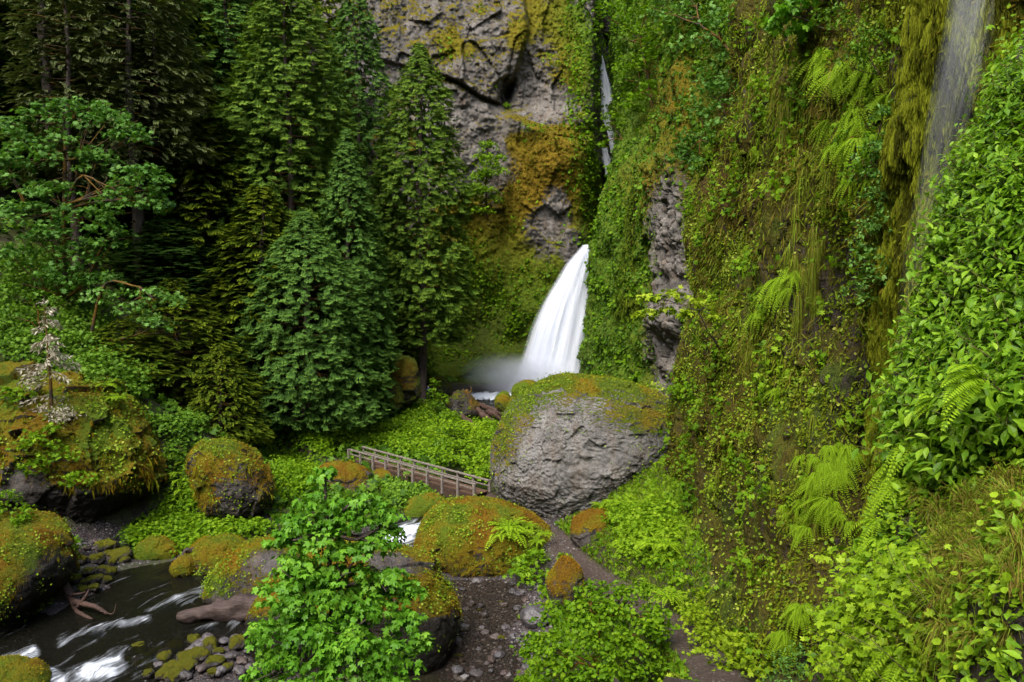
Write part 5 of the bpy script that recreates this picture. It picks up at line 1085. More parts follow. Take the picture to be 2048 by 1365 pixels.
floor_cover('ground_leaves', SLOPE, 9000, 17, 42, .12, L_MAS, M_LB, 'small leaves over the slope between path and wall', .3, 'ground cover', .12, .1)
floor_cover('ground_leaves', [(240,1100),(360,960),(390,1030),(540,1040),(550,900),(640,850),(1000,820),(1000,960),(900,1010),(640,1080),(560,1075)], 12000, 29, 58, .16, L_MAS, M_LB, 'small leaves along the far bank of the stream', .2, 'ground cover', .1, .1)
floor_cover('ground_leaves', [(1000,1150),(1100,1180),(1200,1150),(1420,1300),(1420,1400),(1000,1400),(1110,1260)], 7000, 15, 25, .10, L_MAS, M_LB, 'small leaves on the bank under the bushy shrub', .25, 'ground cover', .08, .1)
# ------------------------------------------------------------------ background maple (left)
leafy('maple_tree', [(150,225,40,90,24,1.3),(210,250,39.6,80,24,1.2),(75,245,39.8,70,26,1.2),(260,275,39.5,50,22,1.0),(30,275,39.5,50,24,1.0),(60,320,39,70,36,1.2),(25,350,39,50,40,1.0),(130,300,39.6,60,34,1.2),(190,330,39.4,50,30,1),
      (285,370,38.6,60,40,1.3),(250,410,38.6,70,36,1.2),(310,405,38.8,34,36,1.0),(100,400,39,70,40,1.4),(50,440,38.8,70,40,1.3),(160,450,38.8,80,44,1.4),(100,490,38.6,70,38,1.2),(210,480,38.6,60,36,1.2),(150,530,38.6,60,38,1.2),(110,570,38.4,60,32,1.1),(200,570,38.6,50,30,1),(30,520,38.6,50,34,1.1)],
      .24, 3.0, M_LT, 'big background maple with layered leaf shelves on orange mossy limbs at the left', L_MAS, sub=.3, stem=[(128,760,39.6),(130,600,39.6),(128,420,39.8),(130,320,40),(128,240,40.2)], tint=.2, cat='tree', srad=.16, flat=.5, smat=M_MBARK)
leafy('maple_tree', [(300,590,37.5,50,14,.9),(345,605,37.6,28,16,.8),(270,620,37.4,40,18,.9),(310,650,37.4,40,22,.9),(200,600,37.8,36,20,.8)], .21, 2.8, M_LT, 'leaning maple limb reaching right over the low hemlock', L_MAS, sub=.42, stem=[(170,800,38.2),(180,690,38),(210,570,38),(280,575,37.6)], tint=.36, cat='tree', srad=.12, flat=.5)
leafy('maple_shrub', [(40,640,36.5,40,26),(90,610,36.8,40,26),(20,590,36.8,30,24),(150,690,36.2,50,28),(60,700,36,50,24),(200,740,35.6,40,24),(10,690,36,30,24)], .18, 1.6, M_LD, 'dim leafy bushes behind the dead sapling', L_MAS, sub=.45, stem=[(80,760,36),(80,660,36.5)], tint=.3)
leafy('small_shrub', [(75,900,29.5,50,26,.8),(120,920,29.4,40,20,.7),(160,960,29.4,30,16,.5),(90,870,29.8,30,18,.6),(35,795,31,30,20,.8),(60,940,29.3,30,18,.5)], .17, 1.7, M_LB, 'bright shrub clinging to the brow of the massive outcrop', L_MAS, sub=.42, stem=[(85,985,30),(85,930,29.8),(90,880,30)], tint=.28, srad=.03)
leafy('small_shrub', [(25,1025,25.6,36,18,.7),(5,1000,25.8,30,16,.7),(45,1040,25.4,18,10,.4)], .12, 1.9, M_LB, 'little green bush on the golden boulder at the left edge', L_MAS, sub=.45, stem=[(20,1060,25.6),(20,1030,25.6)], srad=.02)
leafy('small_shrub', [(140,1110,28.6,14,22,.4),(150,1090,28.8,14,12,.4)], .14, 1.8, M_LB, 'green sprouts above the mossy cobbles beside the golden boulder', L_MAS, sub=.6, stem=[(140,1135,28.6),(142,1110,28.6)], srad=.015)
leafy('sapling', [(872,790,50.5,16,16,.5),(868,768,50.6,10,12,.4),(885,800,50.3,16,12,.5),(860,810,50.3,18,12,.5)], .17, 2.0, M_LB, 'bright leafy sapling right of the bare cedar trunk', L_MAS, sub=.5, stem=[(870,835,50.5),(870,800,50.5),(868,765,50.6)], tint=.3, srad=.04, cat='tree')
leafy('small_shrub', [(450,1040,33,36,12,.6),(505,1048,32.6,26,12,.5),(515,1030,33.4,14,10,.4)], .15, 1.8, M_LY, 'yellow green shrub at the foot of the orange hump boulder', L_MAS, sub=.5, stem=[(470,1060,33),(470,1040,33)], srad=.02)
leafy('small_shrub', [(885,1045,29.0,30,14,.5),(870,1065,28.7,24,12,.4),(910,1055,28.8,22,10,.4)], .12, 1.9, M_LY, 'low berry bush on the left shoulder of the broad low mound', L_DIA, sub=.45, stem=[(890,1080,29),(888,1055,29)], srad=.02)
# ------------------------------------------------------------------ on the cliffs
leafy('cliff_maple', [(975,300,66,26,14,.9),(970,330,66,34,20,1.1),(968,365,65.8,36,22,1.1),(972,400,65.8,36,24,1.0),(985,350,65.6,30,26,1.0),(955,390,65.6,26,22,.9),(965,425,65.8,26,12,.8),(1000,320,66,14,10,.6)], .20, 4.0, M_LB, 'dark green maple clinging alone to the grey cliff face', L_MAS, sub=.4, stem=[(975,440,66.6),(972,380,66.3),(975,310,66.2)], tint=.35, cat='tree', srad=.1)
leafy('small_shrub', [(1097,120,67,18,9,.5),(1110,130,67,10,8,.4)], .2, 2, M_LY, 'small bright bush on the ledge near the top of the grey cliff', L_MAS, sub=.6, stem=[(1100,140,67.5),(1100,125,67.2)], srad=.03)
leafy('small_shrub', [(1075,262,65.4,22,12,.6),(1052,256,65.6,14,9,.5),(1010,213,66.2,8,5,.3)], .2, 2, M_LB, 'round bush on the mossy ledge below the overhang', L_MAS, sub=.6, stem=[(1070,280,65.8),(1070,265,65.6)], srad=.03)
leafy('slot_tree', [(1222,240,64,22,14,.7),(1215,270,64,18,18,.7),(1235,255,63.8,16,16,.6),(1210,290,64,12,10,.5)], .24, 2, M_LB, 'small bright tree leaning in front of the thin upper waterfall', L_MAS, sub=.5, stem=[(1262,330,62),(1245,280,63.2),(1222,250,63.8)], tint=.3, cat='tree', srad=.07)
leafy('hillside_maple', [(1225,40,61,50,30,1.6),(1290,30,60,60,32,1.6),(1260,85,60,50,30,1.5),(1330,70,57,50,30,1.4),(1290,130,58,44,34,1.3),(1250,160,60,30,40,1.2),(1300,190,57,30,30,1.2),(1265,215,59,24,26,1)], .27, 1.8, M_LB, 'leafy maple spilling over the cliff top right of the thin upper waterfall', L_MAS, sub=.34, stem=[(1320,300,58),(1300,180,59),(1280,80,60)], tint=.18, cat='tree', srad=.14)
leafy('hillside_maple', [(1180,-10,70,50,24,1.6),(1140,-25,72,50,20,1.6),(1230,5,68,50,20,1.6)], .28, 1.8, M_LD, 'dark leafy trees at the very top above the slot', L_MAS, sub=.4, stem=[(1190,80,72),(1190,0,71)], tint=.3, cat='tree', srad=.12)
leafy('hillside_maple', [(1370,40,46,60,30,1.4),(1440,60,40,60,30,1.3),(1400,95,42,60,22,1.2),(1470,20,38,60,26,1.2),(1400,0,46,60,30,1.4),(1320,10,52,50,24,1.4)], .23, 1.8, M_LT, 'pale blue green maple canopy above the orange mossy pillar', L_MAS, sub=.34, stem=[(1500,180,36),(1450,90,39),(1400,50,42)], tint=.28, cat='tree', srad=.1)
leafy('hanging_shrub', [(1450,140,30,60,36,1.0),(1420,190,30.5,60,34,1.0),(1470,200,29.5,50,40,1.0),(1400,235,31,50,30,.9),(1440,270,30,50,34,.9),(1390,290,31.5,40,26,.8),(1370,320,32,36,22,.7),(1410,330,31,40,20,.7)], .15, 1.8, M_LT, 'blue green shrub hanging off the upper left edge of the overgrown wall', L_MAS, sub=.34, stem=[(1500,180,29.5),(1450,230,30),(1400,280,31)], tint=.22, srad=.05)
leafy('maple_tree', [(1590,25,21,36,26,.7),(1560,50,21.5,26,18,.5),(1620,10,20.5,40,24,.7),(1600,60,21,20,14,.4)], .20, 1.6, M_LM, 'broad leaved maple branch at the top edge in the middle of the wall', L_MAP, sub=.5, stem=[(1650,60,20.6),(1610,40,20.8),(1580,30,21)], droop=.8, tint=.3, cat='tree', srad=.04)
leafy('maple_branch_tree', [(1300,600,24.5,26,9,.3),(1335,590,24.3,26,9,.3),(1370,600,24.1,30,11,.3),(1410,612,23.9,24,12,.3),(1325,625,24.3,26,9,.3),(1380,628,24,24,10,.3),(1290,632,24.5,18,10,.3),(1430,635,23.7,12,10,.2)], .17, 1.1, M_LY, 'lime green maple sapling leaning out from the left edge of the wall', L_MAP, sub=.6, stem=[(1440,700,24.4),(1415,660,24.2),(1390,620,24),(1330,600,24.3)], droop=.7, tint=.45, cat='tree', srad=.03, smat=M_BARK)
leafy('small_shrub', [(1425,670,23.8,30,14,.4),(1445,650,23.6,16,14,.3),(1400,690,24.3,16,12,.3)], .10, 1.8, M_LB, 'small round shrub under the lime green maple sapling', L_DIA, sub=.5, stem=[(1440,700,24.2),(1430,680,24)], srad=.02)
for i, (bl_, lab) in enumerate([([(1700,60,17.2,50,22,.5),(1660,40,17.8,40,20,.5),(1740,90,16.8,40,26,.5),(1700,120,17,40,26,.5),(1760,130,16.4,26,24,.4)], 'leafy bush hanging at the top of the wall left of the veil of water'),
      ([(1765,240,16.2,36,30,.4),(1790,290,15.7,30,30,.4),(1750,320,16.2,44,34,.4),(1730,350,16.5,30,22,.4)], 'glossy leaved bush on the wall beside the upper moss curtain'),
      ([(1775,370,15.8,36,34,.4),(1750,410,16.1,36,34,.4),(1770,450,15.7,34,32,.4),(1735,470,16.2,34,36,.4)], 'glossy leaved bush halfway down the wall left of the moss curtain'),
      ([(1725,520,16.2,32,34,.4),(1745,560,15.8,30,30,.4),(1715,590,16.1,30,24,.35),(1765,530,15.6,16,24,.3)], 'lowest glossy bush of the leafy streak left of the moss curtain')]):
    leafy('wall_shrub', bl_, .105, 2.0, M_LT if i else M_LD, lab, L_DIA, sub=.36, stem=[(bl_[-1][0], bl_[-1][1]+20, bl_[-1][2]+.4), (bl_[0][0], bl_[0][1], bl_[0][2]+.1)], tint=.3, srad=.02)
leafy('vine_maple_shrub', [(1290,850,33.5,50,40,.8),(1330,830,33,36,30,.7),(1325,880,32.6,30,30,.6)], .12, 2.0, M_LY, 'yellow green shrub in the gap between the huge boulder and the overgrown wall', L_MAS, sub=.4, stem=[(1320,930,33),(1310,880,33)], tint=.3, srad=.03)
leafy('small_shrub', [(1310,780,37,40,14,.6),(1350,800,36,26,14,.5),(1270,775,38,20,9,.4)], .13, 2.0, M_LY, 'leafy growth behind the right shoulder of the huge boulder', L_MAS, sub=.45, stem=[(1320,810,37),(1320,790,37)], tint=.3, srad=.02)
for bl_, lab, mt, ls in [([(1390,1240,20.5,40,34,.7),(1420,1290,19.5,50,40,.8),(1400,1350,18.5,60,44,.8)], 'yellow green bush beside the end of the path under the wall', M_LY, .11),
      ([(1470,1300,18.0,50,34,.6),(1500,1350,17.2,50,40,.7),(1450,1370,17.5,50,40,.7)], 'pale lobed leaves at the foot of the wall at the bottom edge', M_LY, .12),
      ([(1560,1345,15.5,40,34,.5),(1610,1370,14.5,50,40,.5),(1600,1310,15.0,30,24,.4)], 'blue green weeds in the wet corner below the overgrown wall', M_LT, .08)]:
    leafy('wall_foot_shrub', bl_, ls, 2.6, mt, lab, L_MAS if mt is M_LY else L_DIA, sub=.38, stem=[(bl_[1][0], bl_[1][1]+80, bl_[1][2]), (bl_[0][0], bl_[0][1]+10, bl_[0][2])], tint=.25, srad=.02)
# leaves and moss on the surfaces
def cover(name, g, dens, tpl, size, mat, label, hang=.6, lift=.02, tint=.3, flip=False, cam=(0, 0, CZ), dirz=None, spread=.6, cat='moss', hue=None):
    p, n, idx = surf_samples(g, dens); v = p-np.array(cam); n = np.where((n*v).sum(-1, keepdims=True) > 0, -n, n); N = len(p)
    xd = norm(rng.normal(size=(N, 3))*spread+n*.35+np.array([0, 0, -hang])); nr = norm(n*.8+np.array([0, 0, .45])+rng.normal(size=(N, 3))*.4)
    r = np.clip((tint if hue is None else hue.reshape(-1)[idx])+.45*rng.random(N)-.1, 0, 1); mb = MB()
    add_leaves(mb, tpl, p+n*lift*(.5+rng.random((N, 1))), frames(xd, nr), size*(.5+.9*rng.random(N)), rnd=r)
    return link(name, mb.mesh(name, mat, False), kind='stuff', label=label, cat=cat)
def cen(a): return (a[:-1, :-1]+a[1:, 1:])/2
def infr(g, m=120, mr=None):
    x, y = proj(cen(g)); d = cen(g)[..., 1]; return ((x > -m) & (x < 2048+(mr or m)) & (y > -m) & (y < 1365+m) & (d > 1)).astype(float), x, y
fr, x, y = infr(WALL, 120, 900); pn = fbm(cen(WALL)*1.1, 4, 200); pn2 = fbm(cen(WALL)*.45, 3, 201); curc = cen(cur); guc = cen(gu)
vis = fr*np.where(x < 2060, 1, .35)
bare = np.clip(blob(x, y, 1620, 620, 70, 110)+.9*blob(x, y, 1520, 330, 30, 110)+.8*blob(x, y, 1560, 900, 50, 60)+.7*blob(x, y, 1660, 760, 60, 30)+.8*blob(x, y, 1440, 640, 30, 60)+blob(x, y, 1480, 1080, 90, 90)+.8*blob(x, y, 1700, 930, 24, 120)+blob(x, y, 1810, 140, 34, 110)+.9*blob(x, y, 1375, 1130, 26, 100)+blob(x, y, 1720, 1190, 60, 80)+.7*blob(x,y,1450,1100,60,120), 0, 1)
cover('moss_mat', WALL, vis*(330*np.clip(.6+1.5*pn-.9*bare, .02, 1.8))*(1-.7*curc)*np.clip((22/cen(WALL)[..., 1]), .6, 1.8)*np.where(cen(WALL)[..., 1] > 11.8, 1, (x > 2060)*.6), L_SPR, .115, M_HANG, 'brown and olive hanging moss clothing the wall', hang=.8, lift=.03, spread=.6, hue=.32+.6*np.clip(.5+pn2, 0, 1))
cover('cliff_leaves', WALL, vis*np.clip(30+260*pn+70*blob(x, y, 1430, 850, 110, 300), 2, 260)*(1-.6*bare)*(1-curc)*(1-.8*guc)+vis*30*blob(x, y, 1480, 1060, 130, 170), L_RND, .066, M_CLV, 'little round yellow green leaves dotted all over the wall', hang=.5, lift=.12, spread=.7, cat='leaves', hue=.12+.35*np.clip(.5+1.2*pn2, 0, 1))
cover('moss_curtain', WALL, vis*curc*4200, (L_SPR[0]*np.array([1, .55, 1]), L_SPR[1]), .14, M_GOLD, 'golden green moss curtain hanging in strands under the veil of water', hang=3.2, lift=.05, spread=.22, hue=.05+.65*np.clip(.5+2.2*cen(strand), 0, 1))
cover('grass_tufts', WALL, vis*(np.clip(pn*120-10, 0, 60)+90*blob(x, y, 1600, 250, 130, 160)+80*blob(x, y, 1530, 680, 120, 50)+50*blob(x, y, 1430, 480, 50, 160))*(1-curc)*(cen(WALL)[..., 1] > 12.6), (L_SPR[0]*np.array([1, .35, 1]), L_SPR[1]), .30, M_GRS, 'drooping grass on the wall', hang=.9, lift=.10, spread=.45, cat='grass', hue=.35+.5*pn2)
tuftc = np.clip(fbm(cen(WALL)*.9, 3, 260)-.12, 0, .4)*9*(1-.7*bare)*(1-curc)
cover('wall_plants', WALL, vis*tuftc*26, L_MAS, .15, M_LB, 'fresh green leafy plants bunched on ledges of the overgrown wall', hang=.2, lift=.28, spread=.8, cat='leaves', hue=.15+.4*np.clip(.5+pn, 0, 1))
fr, x, y = infr(MID); mm = cen(np.clip(mM, 0, 1.2)); pn = fbm(cen(MID)*.8, 4, 210)
cover('moss_mat', MID, fr*70*np.clip(mm-.25, 0, 1)*np.clip(.8+pn, .2, 2), L_DIA, .20, M_LD, 'green moss and liverwort covering the buttress right of the falls', hang=.8, lift=.04, spread=.5, hue=.30+.35*pn)
cover('cliff_leaves', MID, fr*26*np.clip(mm-.3, 0, 1)*np.clip(.3+1.6*pn, 0, 2), L_RND, .22, M_LB, 'leafy plants scattered over the buttress right of the falls', hang=.5, lift=.15, cat='leaves', hue=.2+.3*pn)
fr, x, y = infr(CLIFF); cm = cen(np.clip(CL_M, 0, 1.2)); pn = fbm(cen(CLIFF)*.6, 4, 220); cwt = cen(np.clip(CL_W, 0, 1)); lowm = sst(470, 600, y+(x-1000)*-.25)
cover('cliff_moss', CLIFF, fr*42*np.clip(cm-.55+.4*pn, 0, 1)*(1-.8*cwt), L_DIA, .20, M_HANG, 'rusty moss cushions on the grey cliff', hang=.4, lift=.05, spread=.6, hue=.25+.6*cen(H))
cover('cliff_leaves', CLIFF, fr*np.clip(34*lowm*np.clip(.45+1.5*pn, 0, 1.5)+34*sst(1110, 1170, x)*(1-lowm)*np.clip(.5+pn, 0, 1)+30*np.clip(pn-.22, 0, 1)*(cm > .5), 0, 80)*(1-.85*cwt), L_RND, .22, M_LB, 'low green plants on the mossy bowl left of the falls and in cliff cracks', hang=.5, lift=.12, cat='leaves', hue=.10+.35*np.clip(.4+pn, 0, 1))
# flecks of clover on the big boulders
for lab, dn, sz, fl in [('huge grey boulder with orange mossy crown beside the footbridge', 2600, .085, lambda x, y: blob(x, y, 1010, 860, 45, 110, 20)+.8*blob(x, y, 1080, 780, 90, 30, -25)+.35*blob(x, y, 1220, 790, 120, 60)+.25*blob(x, y, 1310, 870, 60, 80)),
                    ('broad low mound boulder under orange and green moss below the footbridge', 2600, .085, lambda x, y: blob(x, y, 890, 1050, 50, 40)+.6*blob(x, y, 1060, 1080, 50, 40)+.15),
                    ('large boulder behind the young maple, mossy top and black wet flank', 1800, .08, lambda x, y: blob(x, y, 885, 1190, 30, 60)+.15*(y < 1240)),
                    ('massive overhanging outcrop with hanging orange moss above the stream', 5200, .12, lambda x, y: (.5+blob(x, y, 210, 850, 90, 90)+.6*blob(x, y, 80, 880, 80, 60))*(y < 985)),
                    ('big boulder at the left edge with golden moss over a black hollow', 2600, .08, lambda x, y: .5*(y < 1230)+blob(x, y, 30, 1160, 50, 60)),
                    ('brown rounded boulder with lime leaf flecks at the water edge above the log', 1900, .075, lambda x, y: .35+1.6*blob(x, y, 430, 1175, 25, 45)+.6*blob(x, y, 455, 1120, 30, 50)),
                    ('rusty brown boulder between the log boulder and the green stream rock', 700, .075, lambda x, y: .4+1.4*blob(x, y, 395, 1145, 22, 28)),
                    ('orange mossy hump boulder with a craggy face left of the thicket', 900, .1, lambda x, y: blob(x, y, 440, 895, 50, 25)+.1),
                    ('round green topped boulder in front of the plunge pool', 500, .09, lambda x, y: 1+0*x)]:
    dn = int(dn*.7); sz *= .78; ob, wv, nn_, ff, mo = BOULDERS[lab]; ce = wv[ff].mean(1); fn_ = nn_[ff].mean(1); q, w_ = proj(ce); A_ = np.linalg.norm(np.cross(wv[ff[:, 2]]-wv[ff[:, 0]], wv[ff[:, 3]]-wv[ff[:, 1]]), axis=1)
    face = ((ce-np.array([0, 0, CZ]))*fn_).sum(1) < 0; nz = fbm(ce*1.6, 3, 230)
    wt = A_*np.clip(fl(q, w_), 0, 2)*np.clip(.25+1.5*nz, 0, 2)*(face*.9+.1); k = rng.choice(len(ff), dn, p=wt/wt.sum()); mb = MB()
    pp = ce[k]+rng.normal(size=(dn, 3))*.05-np.array(ob.location); N_ = fn_[k]
    add_leaves(mb, L_RND, pp+N_*(.03+.06*rng.random((dn, 1))), frames(rng.normal(size=(dn, 3))+np.array([0, -.3, -.2]), N_+np.array([0, 0, .5])+rng.normal(size=(dn, 3))*.35), sz*(.5+.8*rng.random(dn)), rnd=np.clip(.15+.5*rng.random(dn), 0, 1))
    link('clover', mb.mesh('clover', M_CLV, False), ob)
# ================================================================== FERNS
def frond(mb, base, out, L_, rise=.5, droop=.9, n=15, wid=.20, k=1.0, tint=.4, hang=0):
    """one pinnate frond: arching rib with pairs of pinnae"""
    out = norm(np.array(out, float)); t = np.linspace(.03, 1, n)
    rib = base+out*(L_*t)[:, None]+np.array([0, 0, 1])*(L_*(rise*t-droop*t*t))[:, None]
    tan = norm(np.gradient(rib, axis=0)); sd = norm(np.cross(tan, np.array([0, 0, 1.0])+rng.normal(size=3)*.15)); up_ = np.cross(sd, tan)
    wl = wid*L_*np.sin(np.pi*np.clip(t*.92+.08, 0, 1))**.6*(1.15-t*.55)
    for s in (-1, 1):
        d = norm(sd*s+tan*.45-up_*.12+rng.normal(size=(n, 3))*.06)
        R_ = frames(d, up_+rng.normal(size=(n, 3))*.1); sc = np.stack([wl, np.full(n, L_/n*1.9), wl], -1)*k
        v, f = inst(L_SPR[0]*np.array([1, 1.35, 1]), L_SPR[1], rib, R_, sc); mb.add(v, f, rnd=np.repeat(np.clip(tint+.25*t+.12*rng.random(n), 0, 1), 4))
    tube(mb, rib, np.linspace(.006*L_+.002, .002, n), 3, rnd=.1)
def fern_mesh(nf, L_, rise, droop, sector=6.28, wid=.2, n=15, name='fern'):
    mb = MB()
    for i in range(nf):
        a = (i/nf-.5)*sector+random.uniform(-.2, .2)-math.pi/2
        frond(mb, np.zeros(3), (math.cos(a), math.sin(a), random.uniform(0, .25)), L_*random.uniform(.7, 1.1), rise*random.uniform(.7, 1.3), droop*random.uniform(.8, 1.2), n, wid)
    return mb.mesh(name, M_FERN, False)
FM = [fern_mesh(14, 1, .75, .95) for _ in range(3)]            # sword ferns, all round
WM = [fern_mesh(12, 1, .18, 1.4, 2.9, .15, 20) for _ in range(3)]      # hanging ferns, facing the viewer
def ferns(lst, meshes, label, group, name='fern', jitter=0):
    for (px_, py_, Y_, s) in lst:
        o = link(name, random.choice(meshes), loc=P(px_, py_, Y_), label=label, cat='fern', group=group)
        o.scale = (s, s, s*random.uniform(.85, 1.15)); o.rotation_euler = (random.uniform(-.1, .1), random.uniform(-.15, .15), random.uniform(-.4, .4) if meshes is WM else random.uniform(0, 6.28))
def wall_pt(px_, py_):
    i = np.argmin((WPX-px_)**2+(WPY-py_)**2); return WALL.reshape(-1, 3)[i]
WPX, WPY = (q.ravel() for q in proj(WALL))
def wferns(lst, label, group, s0, off=.12, name='hanging_fern', meshes=None):
    for (px_, py_) in [(a+random.gauss(0, 9)*j, b+random.gauss(0, 9)*j) for (a, b) in lst for j in (0, 1)]:
        p = wall_pt(px_, py_); w_ = norm(p-np.array([0, 0, CZ])); s = s0*random.uniform(.5, 1.05)
        o = link(name, random.choice(meshes or WM), loc=p-w_*off, label=label, cat='fern', group=group); o.scale = (s*.9, s, s*random.uniform(.9, 1.5))
        o.rotation_euler = (random.uniform(-.35, .25), random.uniform(-.45, .45), math.atan2(w_[1], w_[0])-math.pi/2+random.uniform(-1.1, 1.1))
def scat(cx, cy, rx, ry, n, rot=0, seed=0):
    r_ = random.Random(seed+int(cx)); c, s = math.cos(math.radians(rot)), math.sin(math.radians(rot)); o = []
    for _ in range(n):
        a, b = r_.gauss(0, .5)*rx, r_.gauss(0, .5)*ry; o.append((cx+a*c-b*s, cy+a*s+b*c))
    return o
wferns(scat(1680, 130, 60, 45, 16, 20)+scat(1720, 170, 40, 70, 8), 'maidenhair fern in the upper patch on the wall under the hanging bush', 'maidenhair ferns of the upper wall patch', .62)
wferns(scat(1700, 250, 44, 50, 14, 30)+scat(1745, 200, 30, 20, 4), 'maidenhair fern in the long patch beside the glossy bush', 'maidenhair ferns beside the glossy bush', .6)
wferns(scat(1712, 365, 20, 40, 5), 'maidenhair fern below the glossy bush on the wall', 'maidenhair ferns below the glossy bush', .5)
wferns(scat(1540, 570, 50, 26, 9, -25)+scat(1515, 610, 12, 30, 3), 'lime maidenhair fern in the middle of the wall above the dark hollow', 'lime maidenhair ferns in mid wall', .62)
wferns(scat(1675, 905, 34, 40, 14)+scat(1650, 950, 44, 36, 10)+scat(1660, 1010, 30, 40, 12)+scat(1620, 920, 20, 16, 3), 'maidenhair fern in the big hanging cluster left of the dripping gully', 'maidenhair ferns left of the gully', .44)
wferns(scat(1600, 1040, 30, 40, 6)+scat(1560, 1270, 20, 26, 6, 60)+scat(1590, 1220, 16, 20, 3), 'maidenhair fern low on the wall above the wet corner', 'maidenhair ferns low on the wall', .45)
wferns(scat(1500, 480, 80, 160, 14)+scat(1420, 800, 60, 200, 10)+scat(1580, 780, 60, 60, 6), 'small sword fern tucked among the leaves of the wall', 'small sword ferns among the wall leaves', .32, name='sword_fern')
# grass clumps that hang from the wall
def grass_mesh(n, L_, spread, droop, w=.010, mat=None, name='grass_clump', rise=.55):
    mb = MB(); m = 6; t = np.linspace(0, 1, m)
    for _ in range(n):
        a = random.uniform(0, 6.28); l = L_*random.uniform(.5, 1.15); o = np.array([math.cos(a), math.sin(a), 0])*spread*random.uniform(.3, 1); dr = droop*random.uniform(.6, 1.3)
        rib = o*(l*t)[:, None]+np.array([0, 0, 1])*(l*(rise*2*t-dr*t*t))[:, None]+rng.normal(size=3)*.02; sd = norm(np.cross(o, [0, 0, 1.0]))*w
        ww = (1-t**1.5)[:, None]; v = np.stack([rib-sd*ww, rib+sd*ww], 1).reshape(-1, 3); i = np.arange(m-1)*2
        mb.add(v, np.stack([i, i+1, i+3, i+2], -1), rnd=np.clip(random.uniform(.05, .9)+0*np.arange(2*m), 0, 1))
    return mb.mesh(name, mat or M_GRS, False)
GH = [grass_mesh(70, .6, .35, 2.0, .007, rise=.25) for _ in range(3)]
def wgrass(lst, label, group, s0):
    for (px_, py_) in lst:
        p = wall_pt(px_, py_); w_ = norm(p-np.array([0, 0, CZ])); o = link('grass_tuft', random.choice(GH), loc=p-w_*.15, label=label, cat='grass tuft', group=group); s = s0*random.uniform(.7, 1.4); o.scale = (s, s, s)
wgrass(scat(1590, 480, 60, 70, 12)+scat(1600, 580, 60, 60, 12), 'dry grass tuft hanging around the dark hollow in mid wall', 'dry grass tufts round the dark hollow', 1.0)
wgrass(scat(1500, 700, 80, 60, 14)+scat(1480, 640, 60, 40, 6), 'green grass tuft drooping from the wall below the dark hollow', 'grass tufts below the dark hollow', 1.1)
wgrass(scat(1440, 330, 40, 90, 12)+scat(1560, 200, 60, 90, 12)+scat(1620, 300, 60, 80, 10), 'soft grass tuft on the upper part of the overgrown wall', 'grass tufts on the upper wall', 1.3)
wgrass(scat(1420, 950, 60, 160, 14)+scat(1600, 1000, 60, 120, 12), 'thin grass tuft on the lower part of the overgrown wall', 'grass tufts on the lower wall', .8)
# sword ferns on boulders and slope
def gfern(lst, label, group, s):
    for (px_, py_, Y_) in lst:
        p = P(px_, py_, Y_); o = link('sword_fern', random.choice(FM), loc=p, label=label, cat='fern', group=group); k = s*random.uniform(.8, 1.25); o.scale = (k, k, k); o.rotation_euler = (0, 0, random.uniform(0, 6.28))
gfern([(1000,1075,28.3),(1015,1060,28.4),(1035,1072,28.2)], 'sword fern in the cluster crowning the broad low mound', 'sword ferns on the broad mound', .95)
gfern([(945,1022,29.4)], 'single sword fern at the back of the broad low mound near the bridge end', None, .6)
gfern([(1055,1055,28.9),(1075,1085,28.0),(1090,1070,28.4)], 'small bright fern on the right shoulder of the broad low mound', 'ferns on the right shoulder of the mound', .5)
sl = [(x, y) for x in range(1180, 1350, 26) for y in range(1010, 1200, 26) if y < 1010+(x-1160)*1.15 and not (1140 < x < 1255 and 1020 < y < 1105)]
for (x, y) in sl:
    g = G(x+random.uniform(-8, 8), y+random.uniform(-8, 8), 2.2)
    for _ in range(5): z = float(height(np.array([g[0]]), np.array([g[1]]))[0]); g = G(x, y, z+.15)
    o = link('lady_fern', random.choice(FM), loc=(g[0], g[1], z+.05), label='lady fern on the green slope between path and overgrown wall', cat='fern', group='lady ferns on the slope'); k = random.uniform(.5, .85); o.scale = (k, k, k*1.1); o.rotation_euler = (0, 0, random.uniform(0, 6.28))
for (x, y, Yd) in [(1195,800,34.2),(1220,795,34.0),(1235,805,33.7),(1248,800,33.6),(1180,806,34.0)]:
    o = link('sword_fern', random.choice(WM), loc=P(x, y-4, Yd-.9), label='little rusty fern hanging from the crown of the huge boulder', cat='fern', group='ferns on the huge boulder'); o.scale = (.45,)*3
for (x, y, Yd) in [(20,745,33.5),(60,760,33.3),(90,750,33.8),(10,765,33),(40,775,32.6),(210,775,33.5),(235,800,33)]:
    o = link('sword_fern', random.choice(FM), loc=P(x, y, Yd), label='dark sword fern along the top of the massive outcrop', cat='fern', group='sword ferns on the outcrop'); o.scale = (.75,)*3
for (x, y, Yd) in [(350,950,34),(365,985,33.6),(375,930,34.5),(345,915,34.5),(360,965,33.9)]:
    o = link('sword_fern', random.choice(FM), loc=P(x, y, Yd), label='dark sword fern between the outcrop and the hump boulder', cat='fern', group='sword ferns in the gully'); o.scale = (.8,)*3
for (x, y, Yd) in [(950,858,47),(965,865,46.5),(975,850,47.5),(985,868,46),(940,850,48)]:
    o = link('sword_fern', random.choice(FM), loc=P(x, y, Yd), label='sword fern between the thicket and the driftwood', cat='fern', group='sword ferns by the driftwood'); o.scale = (.8,)*3
